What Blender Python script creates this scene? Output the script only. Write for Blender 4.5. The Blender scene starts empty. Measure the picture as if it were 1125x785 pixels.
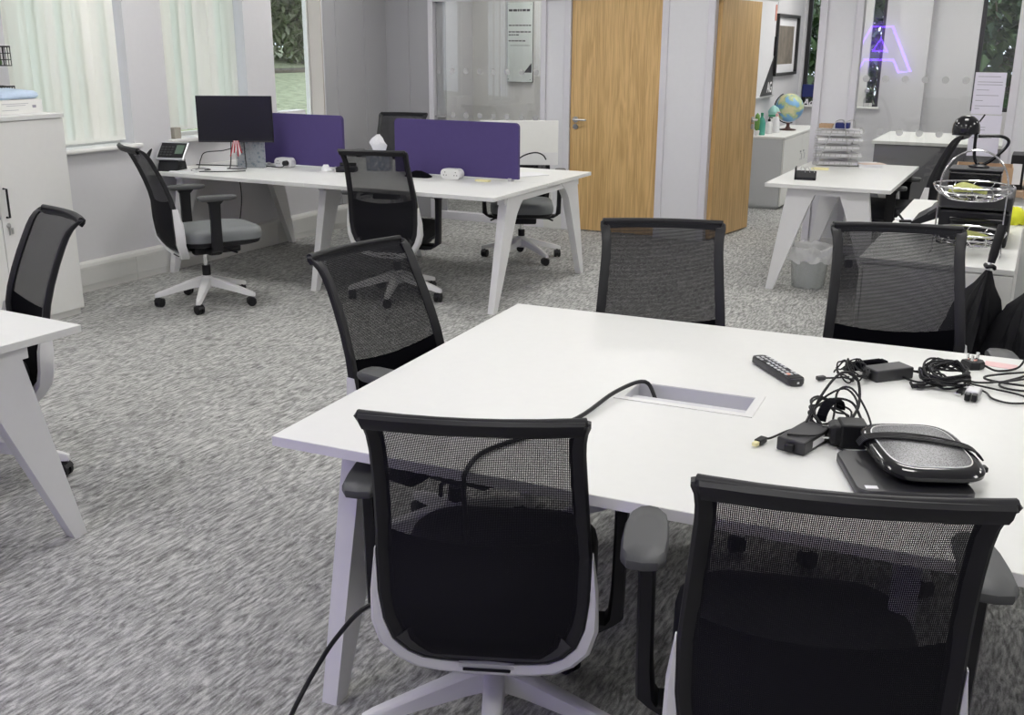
import bpy, bmesh, math, random
from mathutils import Vector, Matrix, noise
PI = math.pi
S = bpy.context.scene
C = S.collection
random.seed(7)

# ------------------------------------------------------------------ camera
cam_d = bpy.data.cameras.new('camera'); cam = bpy.data.objects.new('camera', cam_d); C.objects.link(cam)
fwd = Vector((-0.42912768, 0.85578844, -0.2889214)); right = Vector((0.89318543, 0.44965773, 0.00526541)); up = Vector((-0.13442182, 0.25580085, 0.95733834))
M = Matrix((right, up, -fwd)).transposed().to_4x4(); M.translation = Vector((0, 0, 1.609))
cam.matrix_world = M
cam_d.sensor_width = 36; cam_d.lens = 1142.3 / 1125 * 36; cam_d.clip_start = 0.05; cam_d.clip_end = 300
S.camera = cam

# ------------------------------------------------------------------ world, exposure
w = bpy.data.worlds.new('overcast sky'); S.world = w; w.use_nodes = True
bg = w.node_tree.nodes['Background']; bg.inputs[0].default_value = (0.80, 0.88, 1.0, 1); bg.inputs[1].default_value = 2.0
S.view_settings.view_transform = 'Standard'; S.view_settings.look = 'None'; S.view_settings.gamma = 1
S.view_settings.use_curve_mapping = False; S.view_settings.exposure = 0.08
S.cycles.use_denoising = True
S.cycles.max_bounces = 10; S.cycles.diffuse_bounces = 4; S.cycles.transparent_max_bounces = 24
LAMP = 16.0        # brightness of the ceiling light diffusers
NEON = 17.0

# ------------------------------------------------------------------ materials
def nt(m):
    m.use_nodes = True
    return m.node_tree, m.node_tree.nodes['Principled BSDF']
def mat(name, col, rough=0.5, metal=0.0, spec=0.5, noise=0.0, nscale=30, bump=0.0, bscale=200, emit=None, es=0, sheen=0):
    m = bpy.data.materials.new(name); t, b = nt(m)
    b.inputs['Base Color'].default_value = (*col, 1); b.inputs['Roughness'].default_value = rough
    b.inputs['Metallic'].default_value = metal; b.inputs['Specular IOR Level'].default_value = spec
    tc = t.nodes.new('ShaderNodeTexCoord')
    n = t.nodes.new('ShaderNodeTexNoise'); n.inputs['Scale'].default_value = nscale; n.inputs['Detail'].default_value = 4
    t.links.new(tc.outputs['Object'], n.inputs['Vector'])
    mr = t.nodes.new('ShaderNodeMapRange'); mr.inputs['To Min'].default_value = 1 - max(noise, .02); mr.inputs['To Max'].default_value = 1 + max(noise, .02)
    t.links.new(n.outputs['Fac'], mr.inputs['Value'])
    mx = t.nodes.new('ShaderNodeVectorMath'); mx.operation = 'SCALE'; mx.inputs[0].default_value = col
    t.links.new(mr.outputs['Result'], mx.inputs['Scale']); t.links.new(mx.outputs['Vector'], b.inputs['Base Color'])
    if bump:
        n2 = t.nodes.new('ShaderNodeTexNoise'); n2.inputs['Scale'].default_value = bscale; t.links.new(tc.outputs['Object'], n2.inputs['Vector'])
        bp = t.nodes.new('ShaderNodeBump'); bp.inputs['Strength'].default_value = bump; bp.inputs['Distance'].default_value = 0.002
        t.links.new(n2.outputs['Fac'], bp.inputs['Height']); t.links.new(bp.outputs['Normal'], b.inputs['Normal'])
    if emit:
        b.inputs['Emission Color'].default_value = (*emit, 1); b.inputs['Emission Strength'].default_value = es
    return m
white_lam = mat('white laminate', (.74, .745, .725), .38, noise=.01)
white_edge = mat('white laminate edge', (.72, .71, .74), .45)
white_metal = mat('white painted metal', (.74, .74, .74), .35)
white_plastic = mat('white plastic', (.76, .76, .76), .3)
cab_white = mat('white cabinet board', (.80, .80, .77), .45)
grey_board = mat('light grey board', (.58, .59, .60), .5)
wall_m = mat('grey lilac wall paint', (.62, .615, .635), .7, bump=.15, bscale=400)
wall_dk = mat('grey partition panel', (.38, .38, .395), .6, noise=.03, nscale=3)
panel_m = mat('pale grey partition panel', (.70, .70, .725), .5)
frame_m = mat('silver grey partition frame', (.66, .65, .69), .4)
trim_m = mat('grey white painted skirting', (.66, .66, .64), .5)
sill_m = mat('white gloss sill', (.78, .78, .76), .25)
ceil_m = mat('white ceiling tile', (.84, .84, .83), .8, bump=.3)
black_pl = mat('black plastic', (.008, .008, .010), .45, spec=.35)
black_sm = mat('smooth black rubber', (.012, .012, .014), .5, spec=.35)
dark_grey_pl = mat('dark grey plastic', (.035, .035, .038), .4)
arm_grey = mat('grey arm pad', (.07, .072, .074), .5)
black_fab = mat('black woven backing', (.003, .003, .005), .9, spec=.08, bump=.3, bscale=900)
seat_fab = mat('grey seat leatherette', (.17, .18, .185), .55, bump=.1)
seat_dark = mat('charcoal seat fabric', (.022, .023, .026), .75, spec=.25, bump=.2)
purple_fab = mat('purple screen fabric', (.066, .046, .165), .85, noise=.05, bump=.3, bscale=700)
chrome = mat('chrome', (.75, .75, .76), .15, metal=1)
steel = mat('brushed steel', (.55, .55, .55), .3, metal=1)
alu = mat('anodised aluminium', (.62, .62, .64), .35, metal=.7)
alu_lt = mat('pale aluminium frame', (.74, .74, .73), .35)
paper = mat('white paper', (.78, .78, .80), .8)
paper_lil = mat('printed white paper', (.72, .70, .80), .8)
paper_blue = mat('pale blue wrapper', (.50, .62, .78), .45, noise=.1, nscale=60)
yellow_pap = mat('pale yellow sticky note', (.80, .74, .42), .8)
pink_pap = mat('pale pink paper', (.80, .55, .55), .8)
orange_lbl = mat('pale orange label', (.85, .42, .33), .6)
ink = mat('dark ink', (.05, .05, .06), .8)
ink_grey = mat('grey ink', (.30, .29, .34), .8)
screen_black = mat('matt black screen', (.006, .006, .009), .35)
gloss_black = mat('gloss black', (.010, .010, .012), .12)
lcd = mat('green grey display', (.10, .15, .11), .3)
cardboard = mat('brown cardboard', (.42, .28, .17), .8, noise=.08)
brown_wood = mat('light brown wood top', (.45, .32, .22), .5, noise=.1)
yellow_pl = mat('bright yellow cloth', (.72, .74, .03), .7, noise=.1)
banana = mat('yellow green banana skin', (.42, .44, .13), .55, noise=.25, nscale=40)
umbrella_m = mat('black umbrella nylon', (.006, .006, .008), .55, spec=.2)
navy = mat('navy plastic', (.015, .025, .14), .4)
green_pl = mat('green plastic', (.05, .33, .18), .35)
teal_gl = mat('teal green bottle', (.10, .42, .33), .2)
pink_pl = mat('pink soap', (.75, .42, .42), .4)
cactus = mat('green cactus', (.16, .34, .08), .7)
aqua = mat('aqua tissue', (.35, .62, .58), .7)
blind_m = bpy.data.materials.new('off white blind fabric'); t_, b_ = nt(blind_m)
b_.inputs['Base Color'].default_value = (.90, .905, .86, 1); b_.inputs['Roughness'].default_value = .8
win_dark = mat('dark window frame', (.02, .02, .022), .4)
win_white = mat('white window frame', (.72, .72, .70), .4)
beige = mat('beige reveal', (.50, .46, .42), .7)
soil = mat('dark leaf litter', (.10, .085, .06), .9, noise=.4, nscale=8)
bark = mat('grey bark', (.20, .16, .12), .9, noise=.3)
leaf1 = mat('mid green leaves', (.09, .16, .05), .6, noise=.6, nscale=3)
leaf2 = mat('pale green leaves', (.26, .32, .16), .6, noise=.5, nscale=3)
leaf4 = mat('greyish pale leaves', (.40, .43, .29), .6, noise=.6, nscale=2)  # palest leaf tone, a light greyish green
leaf3 = mat('dark green leaves', (.045, .09, .035), .6, noise=.6, nscale=3)
photo_m = mat('sepia photograph', (.20, .17, .14), .5, noise=.7, nscale=9)

def lamp_mat(name, col, st):
    m = bpy.data.materials.new(name); m.use_nodes = True; t = m.node_tree; t.nodes.clear()
    e = t.nodes.new('ShaderNodeEmission'); e.inputs[0].default_value = (*col, 1); e.inputs[1].default_value = st
    o = t.nodes.new('ShaderNodeOutputMaterial'); t.links.new(e.outputs[0], o.inputs[0]); return m
diffuser_m = lamp_mat('lit diffuser', (1, .985, .95), LAMP)
neon_m = lamp_mat('purple neon', (.22, .08, 1.0), NEON)

def glass_mat(name, tint, refl=1.0):
    m = bpy.data.materials.new(name); m.use_nodes = True; t = m.node_tree; t.nodes.clear()
    tr = t.nodes.new('ShaderNodeBsdfTransparent'); tr.inputs[0].default_value = (*tint, 1)
    gl = t.nodes.new('ShaderNodeBsdfGlossy'); gl.inputs['Roughness'].default_value = 0.0
    gl.inputs[0].default_value = (1, 1, 1, 1)
    fr = t.nodes.new('ShaderNodeFresnel'); fr.inputs[0].default_value = 1.5
    mu = t.nodes.new('ShaderNodeMath'); mu.operation = 'MULTIPLY'; mu.inputs[1].default_value = refl
    t.links.new(fr.outputs[0], mu.inputs[0])
    ge = t.nodes.new('ShaderNodeNewGeometry'); iv = t.nodes.new('ShaderNodeMath'); iv.operation = 'SUBTRACT'; iv.inputs[0].default_value = 1; t.links.new(ge.outputs['Backfacing'], iv.inputs[1])
    m3 = t.nodes.new('ShaderNodeMath'); m3.operation = 'MULTIPLY'; m3.use_clamp = True; t.links.new(mu.outputs[0], m3.inputs[0]); t.links.new(iv.outputs[0], m3.inputs[1]); mu = m3
    mx = t.nodes.new('ShaderNodeMixShader'); t.links.new(mu.outputs[0], mx.inputs[0]); t.links.new(tr.outputs[0], mx.inputs[1]); t.links.new(gl.outputs[0], mx.inputs[2])
    o = t.nodes.new('ShaderNodeOutputMaterial'); t.links.new(mx.outputs[0], o.inputs[0]); return m
glass_m = glass_mat('clear partition glass', (.97, .975, .97), 1.7)
clear_pl = glass_mat('clear plastic', (.86, .87, .87), 1.5)
bag_m = bpy.data.materials.new('thin clear bag film'); bag_m.use_nodes = True; t_ = bag_m.node_tree; b_ = t_.nodes['Principled BSDF']
b_.inputs['Base Color'].default_value = (.95, .95, .95, 1); b_.inputs['Roughness'].default_value = .25; b_.inputs['Alpha'].default_value = .42
tc = t_.nodes.new('ShaderNodeTexCoord'); n = t_.nodes.new('ShaderNodeTexNoise'); n.inputs['Scale'].default_value = 14; n.inputs['Detail'].default_value = 5
t_.links.new(tc.outputs['Object'], n.inputs['Vector']); bp = t_.nodes.new('ShaderNodeBump'); bp.inputs['Strength'].default_value = 1; bp.inputs['Distance'].default_value = .03
t_.links.new(n.outputs['Fac'], bp.inputs['Height']); t_.links.new(bp.outputs['Normal'], b_.inputs['Normal'])

def mesh_fabric(name, openness, col):
    # fine knitted net: rows of tiny holes between threads
    m = bpy.data.materials.new(name); m.use_nodes = True; t = m.node_tree; b = t.nodes['Principled BSDF']; out = t.nodes['Material Output']
    b.inputs['Base Color'].default_value = (*col, 1); b.inputs['Roughness'].default_value = .8; b.inputs['Specular IOR Level'].default_value = .12
    tc = t.nodes.new('ShaderNodeTexCoord'); sp = t.nodes.new('ShaderNodeSeparateXYZ'); t.links.new(tc.outputs['Object'], sp.inputs[0])
    def wave(o, period, th):
        a = t.nodes.new('ShaderNodeMath'); a.operation = 'MULTIPLY'; a.inputs[1].default_value = 2 * PI / period; t.links.new(sp.outputs[o], a.inputs[0])
        s = t.nodes.new('ShaderNodeMath'); s.operation = 'SINE'; t.links.new(a.outputs[0], s.inputs[0])
        g = t.nodes.new('ShaderNodeMath'); g.operation = 'GREATER_THAN'; g.inputs[1].default_value = th; t.links.new(s.outputs[0], g.inputs[0]); return g
    a = wave('X', .0029, .25); c = wave('Z', .0038, .0)
    mu = t.nodes.new('ShaderNodeMath'); mu.operation = 'MULTIPLY'; t.links.new(a.outputs[0], mu.inputs[0]); t.links.new(c.outputs[0], mu.inputs[1])
    m2 = t.nodes.new('ShaderNodeMath'); m2.operation = 'MULTIPLY'; m2.inputs[1].default_value = openness; t.links.new(mu.outputs[0], m2.inputs[0])
    tr = t.nodes.new('ShaderNodeBsdfTransparent'); mx = t.nodes.new('ShaderNodeMixShader')
    t.links.new(m2.outputs[0], mx.inputs[0]); t.links.new(b.outputs[0], mx.inputs[1]); t.links.new(tr.outputs[0], mx.inputs[2]); t.links.new(mx.outputs[0], out.inputs[0])
    return m
net_m = mesh_fabric('black net fabric', .80, (.016, .016, .019))

def carpet():
    m = bpy.data.materials.new('grey streaked carpet'); t, b = nt(m)
    tc = t.nodes.new('ShaderNodeTexCoord')
    mp = t.nodes.new('ShaderNodeMapping'); mp.inputs['Scale'].default_value = (95, 20, 1); t.links.new(tc.outputs['Object'], mp.inputs[0])
    wob = t.nodes.new('ShaderNodeTexNoise'); wob.inputs['Scale'].default_value = 5; t.links.new(tc.outputs['Object'], wob.inputs[0])
    ws = t.nodes.new('ShaderNodeVectorMath'); ws.operation = 'SCALE'; ws.inputs['Scale'].default_value = 3.2; t.links.new(wob.outputs['Color'], ws.inputs[0])
    ad = t.nodes.new('ShaderNodeVectorMath'); t.links.new(mp.outputs[0], ad.inputs[0]); t.links.new(ws.outputs[0], ad.inputs[1])
    n1 = t.nodes.new('ShaderNodeTexNoise'); n1.inputs['Scale'].default_value = 1.0; n1.inputs['Detail'].default_value = 3; n1.inputs['Roughness'].default_value = .6; t.links.new(ad.outputs[0], n1.inputs[0])
    n2 = t.nodes.new('ShaderNodeTexNoise'); n2.inputs['Scale'].default_value = 260; n2.inputs['Detail'].default_value = 2; t.links.new(tc.outputs['Object'], n2.inputs[0])
    n3 = t.nodes.new('ShaderNodeTexNoise'); n3.inputs['Scale'].default_value = 2.2; t.links.new(tc.outputs['Object'], n3.inputs[0])
    r = t.nodes.new('ShaderNodeValToRGB'); r.color_ramp.elements[0].position = .30; r.color_ramp.elements[0].color = (.15, .15, .145, 1)
    r.color_ramp.elements[1].position = .70; r.color_ramp.elements[1].color = (.60, .60, .58, 1)
    e = r.color_ramp.elements.new(.5); e.color = (.345, .345, .335, 1)
    m1 = t.nodes.new('ShaderNodeMath'); m1.operation = 'MULTIPLY_ADD'; m1.inputs[1].default_value = .30; m1.inputs[2].default_value = -.15
    t.links.new(n2.outputs['Fac'], m1.inputs[0])
    m2 = t.nodes.new('ShaderNodeMath'); t.links.new(n1.outputs['Fac'], m2.inputs[0]); t.links.new(m1.outputs[0], m2.inputs[1])
    m3 = t.nodes.new('ShaderNodeMath'); m3.operation = 'MULTIPLY_ADD'; m3.inputs[1].default_value = .10; m3.inputs[2].default_value = -.05; t.links.new(n3.outputs['Fac'], m3.inputs[0])
    m4 = t.nodes.new('ShaderNodeMath'); t.links.new(m2.outputs[0], m4.inputs[0]); t.links.new(m3.outputs[0], m4.inputs[1])
    t.links.new(m4.outputs[0], r.inputs[0]); t.links.new(r.outputs[0], b.inputs['Base Color'])
    b.inputs['Roughness'].default_value = .95; b.inputs['Specular IOR Level'].default_value = .1
    bp = t.nodes.new('ShaderNodeBump'); bp.inputs['Strength'].default_value = .5; bp.inputs['Distance'].default_value = .004
    t.links.new(m2.outputs[0], bp.inputs['Height']); t.links.new(bp.outputs[0], b.inputs['Normal'])
    return m
carpet_m = carpet()
def wood():
    m = bpy.data.materials.new('beech door veneer'); t, b = nt(m)
    tc = t.nodes.new('ShaderNodeTexCoord')
    mp = t.nodes.new('ShaderNodeMapping'); mp.inputs['Scale'].default_value = (7, 7, .55); t.links.new(tc.outputs['Object'], mp.inputs[0])
    n1 = t.nodes.new('ShaderNodeTexNoise'); n1.inputs['Scale'].default_value = 1; n1.inputs['Detail'].default_value = 3; n1.inputs['Distortion'].default_value = 1.2; t.links.new(mp.outputs[0], n1.inputs[0])
    w1 = t.nodes.new('ShaderNodeMath'); w1.operation = 'MULTIPLY'; w1.inputs[1].default_value = 34; t.links.new(n1.outputs['Fac'], w1.inputs[0])
    w2 = t.nodes.new('ShaderNodeMath'); w2.operation = 'SINE'; t.links.new(w1.outputs[0], w2.inputs[0])
    mp2 = t.nodes.new('ShaderNodeMapping'); mp2.inputs['Scale'].default_value = (160, 160, 4); t.links.new(tc.outputs['Object'], mp2.inputs[0])
    n2 = t.nodes.new('ShaderNodeTexNoise'); n2.inputs['Scale'].default_value = 1; t.links.new(mp2.outputs[0], n2.inputs[0])
    a = t.nodes.new('ShaderNodeMath'); a.operation = 'MULTIPLY_ADD'; a.inputs[1].default_value = .10; t.links.new(w2.outputs[0], a.inputs[0]); t.links.new(n2.outputs['Fac'], a.inputs[2])
    r = t.nodes.new('ShaderNodeValToRGB'); r.color_ramp.elements[0].position = .3; r.color_ramp.elements[0].color = (.50, .315, .125, 1)
    r.color_ramp.elements[1].position = .7; r.color_ramp.elements[1].color = (.70, .47, .21, 1)
    t.links.new(a.outputs[0], r.inputs[0]); t.links.new(r.outputs[0], b.inputs['Base Color']); b.inputs['Roughness'].default_value = .42
    return m
wood_m = wood()
def lawn():
    m = bpy.data.materials.new('lawn'); t, b = nt(m)
    tc = t.nodes.new('ShaderNodeTexCoord'); n1 = t.nodes.new('ShaderNodeTexNoise'); n1.inputs['Scale'].default_value = 5; n1.inputs['Detail'].default_value = 8; n1.inputs['Roughness'].default_value = .8
    t.links.new(tc.outputs['Object'], n1.inputs[0]); r = t.nodes.new('ShaderNodeValToRGB')
    r.color_ramp.elements[0].position = .35; r.color_ramp.elements[0].color = (.13, .16, .08, 1); r.color_ramp.elements[1].position = .65; r.color_ramp.elements[1].color = (.42, .45, .28, 1)
    t.links.new(n1.outputs['Fac'], r.inputs[0]); t.links.new(r.outputs[0], b.inputs['Base Color']); b.inputs['Roughness'].default_value = .9
    return m
lawn_m = lawn()
def globe_mat():
    m = bpy.data.materials.new('globe map print'); t, b = nt(m)
    tc = t.nodes.new('ShaderNodeTexCoord'); n1 = t.nodes.new('ShaderNodeTexNoise'); n1.inputs['Scale'].default_value = 9; n1.inputs['Detail'].default_value = 4
    t.links.new(tc.outputs['Object'], n1.inputs[0]); r = t.nodes.new('ShaderNodeValToRGB'); r.color_ramp.interpolation = 'EASE'
    r.color_ramp.elements[0].position = .47; r.color_ramp.elements[0].color = (.20, .42, .68, 1); r.color_ramp.elements[1].position = .51; r.color_ramp.elements[1].color = (.45, .55, .30, 1)
    e = r.color_ramp.elements.new(.62); e.color = (.70, .66, .40, 1)
    t.links.new(n1.outputs['Fac'], r.inputs[0]); t.links.new(r.outputs[0], b.inputs['Base Color']); b.inputs['Roughness'].default_value = .3
    return m
globe_m = globe_mat()
def tissue_mat():
    m = bpy.data.materials.new('patterned tissue box card'); t, b = nt(m)
    tc = t.nodes.new('ShaderNodeTexCoord'); n1 = t.nodes.new('ShaderNodeTexVoronoi'); n1.inputs['Scale'].default_value = 60
    t.links.new(tc.outputs['Object'], n1.inputs[0]); r = t.nodes.new('ShaderNodeValToRGB')
    r.color_ramp.elements[0].color = (.10, .16, .26, 1); r.color_ramp.elements[1].color = (.75, .75, .78, 1)
    t.links.new(n1.outputs['Distance'], r.inputs[0]); t.links.new(r.outputs[0], b.inputs['Base Color']); return m
tissue_m = tissue_mat()
def magazine_mat():
    m = bpy.data.materials.new('printed leaflet holder'); t, b = nt(m)
    tc = t.nodes.new('ShaderNodeTexCoord'); n1 = t.nodes.new('ShaderNodeTexVoronoi'); n1.inputs['Scale'].default_value = 38
    t.links.new(tc.outputs['Object'], n1.inputs[0]); r = t.nodes.new('ShaderNodeValToRGB')
    r.color_ramp.elements[0].color = (.20, .30, .38, 1); r.color_ramp.elements[1].color = (.68, .70, .74, 1); r.color_ramp.elements[1].position = .5
    t.links.new(n1.outputs['Distance'], r.inputs[0]); t.links.new(r.outputs[0], b.inputs['Base Color']); b.inputs['Roughness'].default_value = .3; return m
leaflet_m = magazine_mat()
def ripple_mat():
    m = bpy.data.materials.new('speaker grille metal'); t, b = nt(m)
    tc = t.nodes.new('ShaderNodeTexCoord'); wv = t.nodes.new('ShaderNodeTexVoronoi'); wv.inputs['Scale'].default_value = 330
    t.links.new(tc.outputs['Object'], wv.inputs[0]); r = t.nodes.new('ShaderNodeValToRGB')
    r.color_ramp.elements[0].position = .25; r.color_ramp.elements[0].color = (.01, .01, .012, 1); r.color_ramp.elements[1].position = .5; r.color_ramp.elements[1].color = (.20, .20, .21, 1)
    t.links.new(wv.outputs['Distance'], r.inputs[0]); t.links.new(r.outputs[0], b.inputs['Base Color']); b.inputs['Roughness'].default_value = .35; b.inputs['Metallic'].default_value = .6; return m
grille_m = ripple_mat()

# ------------------------------------------------------------------ mesh helpers
def link(name, bm, m, parent=None, smooth=False, loc=None):
    me = bpy.data.meshes.new(name)
    bmesh.ops.recalc_face_normals(bm, faces=bm.faces)
    if smooth:
        for f in bm.faces: f.smooth = True
        for e in bm.edges:
            if len(e.link_faces) == 2 and e.calc_face_angle(0) > math.radians(40): e.smooth = False
    bm.to_mesh(me); bm.free()
    ms = m if isinstance(m, (list, tuple)) else [m]
    for q in ms: me.materials.append(q)
    o = bpy.data.objects.new(name, me); C.objects.link(o)
    if parent: o.parent = parent
    if loc: o.location = loc
    return o
def tag(o, label, cat, group=None, kind=None):
    o['label'] = label; o['category'] = cat
    if group: o['group'] = group
    if kind: o['kind'] = kind
    return o
def thing(name, label, cat, loc=(0, 0, 0), rz=0, group=None):
    o = bpy.data.objects.new(name, None); C.objects.link(o); o.location = loc; o.rotation_euler = (0, 0, rz); o.empty_display_size = .1
    return tag(o, label, cat, group)
def B(): return bmesh.new()
def box(bm, x0, x1, y0, y1, z0, z1, bev=0, seg=2, mi=0, mtx=None):
    r = bmesh.ops.create_cube(bm, size=1); vs = r['verts']
    for v in vs: v.co = Vector(((x0 + x1) / 2 + v.co.x * (x1 - x0), (y0 + y1) / 2 + v.co.y * (y1 - y0), (z0 + z1) / 2 + v.co.z * (z1 - z0)))
    fs = set(f for v in vs for f in v.link_faces)
    for f in fs: f.material_index = mi
    if bev:
        es = list(set(e for v in vs for e in v.link_edges))
        rr = bmesh.ops.bevel(bm, geom=es, offset=bev, segments=seg, profile=.5, affect='EDGES'); vs = list(set(v for f in rr['faces'] for v in f.verts) | set(v for v in vs if v.is_valid))
        for f in rr['faces']: f.material_index = mi
    if mtx is not None:
        bmesh.ops.transform(bm, matrix=mtx, verts=[v for v in vs if v.is_valid])
    return bm
def smooth_path(pts, n=6, closed=False):
    P = [Vector(p) for p in pts]; out = []; L = len(P)
    rng = range(L if closed else L - 1)
    for i in rng:
        if closed: a, b, c, d = P[(i - 1) % L], P[i], P[(i + 1) % L], P[(i + 2) % L]
        else: a, b, c, d = P[max(i - 1, 0)], P[i], P[i + 1], P[min(i + 2, L - 1)]
        for k in range(n):
            t = k / n
            out.append(.5 * ((2 * b) + (-a + c) * t + (2 * a - 5 * b + 4 * c - d) * t * t + (-a + 3 * b - 3 * c + d) * t ** 3))
    if not closed: out.append(P[-1])
    return out
def tube(bm, pts, r, seg=8, closed=False, smooth=0, mi=0, r2=None):
    P = smooth_path(pts, smooth, closed) if smooth else [Vector(p) for p in pts]
    n = len(P); rings = []; prev = None
    for i in range(n):
        a = P[(i - 1) % n] if (closed or i > 0) else P[i]; b = P[(i + 1) % n] if (closed or i < n - 1) else P[i]
        d = (b - a)
        if d.length < 1e-9: d = Vector((0, 0, 1))
        d.normalize()
        if prev is None:
            u = d.cross(Vector((0, 0, 1)));
            if u.length < .05: u = d.cross(Vector((1, 0, 0)))
        else: u = prev - d * prev.dot(d)
        if u.length < 1e-6: u = d.cross(Vector((0, 1, 0)))
        u.normalize(); v = d.cross(u); prev = u
        rr = r if r2 is None else r + (r2 - r) * i / (n - 1)
        rings.append([bm.verts.new(P[i] + (u * math.cos(2 * PI * k / seg) + v * math.sin(2 * PI * k / seg)) * rr) for k in range(seg)])
    for i in range(n if closed else n - 1):
        A, Bq = rings[i], rings[(i + 1) % n]
        off = 0
        if closed and i == n - 1:
            off = min(range(seg), key=lambda o: (A[0].co - Bq[o].co).length)
        for k in range(seg):
            f = bm.faces.new((A[k], A[(k + 1) % seg], Bq[(k + 1 + off) % seg], Bq[(k + off) % seg])); f.material_index = mi
    if not closed:
        for R in (rings[0], rings[-1]):
            f = bm.faces.new(R); f.material_index = mi
    return bm
def loft(bm, rings, closed_ring=True, cap=True, closed_path=False, mi=0):
    R = [[bm.verts.new(p) for p in r] for r in rings]; n = len(R); m = len(R[0])
    for i in range(n if closed_path else n - 1):
        A, Q = R[i], R[(i + 1) % n]
        for k in range(m if closed_ring else m - 1):
            f = bm.faces.new((A[k], A[(k + 1) % m], Q[(k + 1) % m], Q[k])); f.material_index = mi
    if cap and not closed_path and closed_ring:
        for q in (R[0], R[-1]):
            f = bm.faces.new(q); f.material_index = mi
    return bm
def lathe(bm, prof, seg=24, c=(0, 0), mi=0, cap=True):
    rings = [[Vector((c[0] + max(r, 1e-4) * math.cos(2 * PI * k / seg), c[1] + max(r, 1e-4) * math.sin(2 * PI * k / seg), z)) for k in range(seg)] for r, z in prof]
    return loft(bm, rings, cap=cap, mi=mi)
def prism(bm, poly, fn, a, b, mi=0):
    # poly (u,v) extruded from a to b; fn(u,v,w) -> xyz
    return loft(bm, [[Vector(fn(u, v, a)) for u, v in poly], [Vector(fn(u, v, b)) for u, v in poly]], mi=mi)
def rrect(w, d, r, n=5, cx=0, cy=0):
    pts = []
    for sx, sy, a0 in ((1, 1, 0), (-1, 1, 90), (-1, -1, 180), (1, -1, 270)):
        for k in range(n + 1):
            a = math.radians(a0 + 90 * k / n); pts.append((cx + sx * (w / 2 - r) + r * math.cos(a), cy + sy * (d / 2 - r) + r * math.sin(a)))
    return pts
def slab(bm, poly, z0, z1, e=.002, mi=0):
    # rounded slab from plan polygon with small eased edges
    cx = sum(p[0] for p in poly) / len(poly); cy = sum(p[1] for p in poly) / len(poly)
    def ins(p, q):
        d = Vector((p[0] - cx, p[1] - cy)); L = d.length; k = (L - q) / L if L > q else 0
        return (cx + d.x * k, cy + d.y * k)
    rings = []
    for q, z in ((e, z0), (0, z0 + e), (0, z1 - e), (e, z1)):
        rings.append([Vector((*ins(p, q), z)) for p in poly])
    return loft(bm, rings, mi=mi)
def copy_tree(o, parent=None):
    c = o.copy(); C.objects.link(c)
    if parent: c.parent = parent
    for ch in list(o.children): copy_tree(ch, c)
    return c
def struct(name, bm, m, parent=None, smooth=False):
    o = link(name, bm, m, parent, smooth)
    if not parent: o['kind'] = 'structure'
    return o
def sbox(name, m, *boxes, parent=None, bev=0):
    bm = B()
    for b in boxes: box(bm, *b, bev=bev)
    return struct(name, bm, m, parent)
def text_mesh(name, txt, size, m, parent, mtx, ext=.001, shear=0):
    cu = bpy.data.curves.new(name, 'FONT'); cu.body = txt; cu.size = size; cu.extrude = ext; cu.offset = size * .02; cu.shear = shear
    to = bpy.data.objects.new(name, cu); C.objects.link(to); dg = bpy.context.evaluated_depsgraph_get()
    me = bpy.data.meshes.new_from_object(to.evaluated_get(dg)); bpy.data.objects.remove(to); bpy.data.curves.remove(cu)
    me.materials.clear(); me.materials.append(m); me.transform(mtx)
    o = bpy.data.objects.new(name, me); C.objects.link(o); o.parent = parent; return o

# ------------------------------------------------------------------ room shell
XW, YB, XR, YF, H, YE = -5.647, 8.62, 3.6, -1.2, 2.62, 13.1
sbox('floor', carpet_m, (XW, XR, YF, YE, -.06, 0))
sbox('ceiling', ceil_m, (XW - .35, XR + .1, YF - .1, YE + .3, H, H + .1))
ZS, ZT = .905, 2.35
rec = [(4.45, 5.39), (5.74, 6.60), (6.94, 7.60)]
bm = B(); XO = XW - .19
box(bm, XO, XW, YF, YE, -.3, ZS); box(bm, XO, XW, YF, YE, ZT, H)
ys = [YF, rec[0][0], rec[0][1], rec[1][0], rec[1][1], rec[2][0], rec[2][1], YE]
for a, b in ((ys[0], ys[1]), (ys[2], ys[3]), (ys[4], ys[5]), (ys[6], ys[7])): box(bm, XO, XW, a, b, ZS, ZT)
struct('wall_left', bm, wall_m)
sbox('wall_right', wall_m, (XR, XR + .1, YF, YE, 0, H))
sbox('wall_front', wall_m, (XO, XR + .1, YF - .1, YF, 0, H))
# end wall of the rooms behind the partition, three tall slots for windows
bm = B(); slots = [(-2.70, -2.30), (-2.22, -1.80), (-.80, .05)]
box(bm, XO, XR + .1, YE, YE + .25, -.3, .90); box(bm, XO, XR + .1, YE, YE + .25, 2.35, H)
e = [XO, -2.70, -2.40, -2.22, -1.80, -.80, .05, XR + .1]
for a, b in ((e[0], e[1]), (e[2], e[3]), (e[4], e[5]), (e[6], e[7])): box(bm, a, b, YE, YE + .25, .90, 2.35)
box(bm, -1.64, -1.30, YE - .12, YE, 0, H)
struct('wall_back', bm, wall_m)
sbox('wall_between_back_rooms', wall_m, (-2.83, -2.73, YB + .08, YE, 0, H))
sbox('wall_meeting_room', mat('meeting room wall', (.72, .72, .70), .7), (XW, -2.83, 10.27, 10.37, 0, H))
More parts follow.
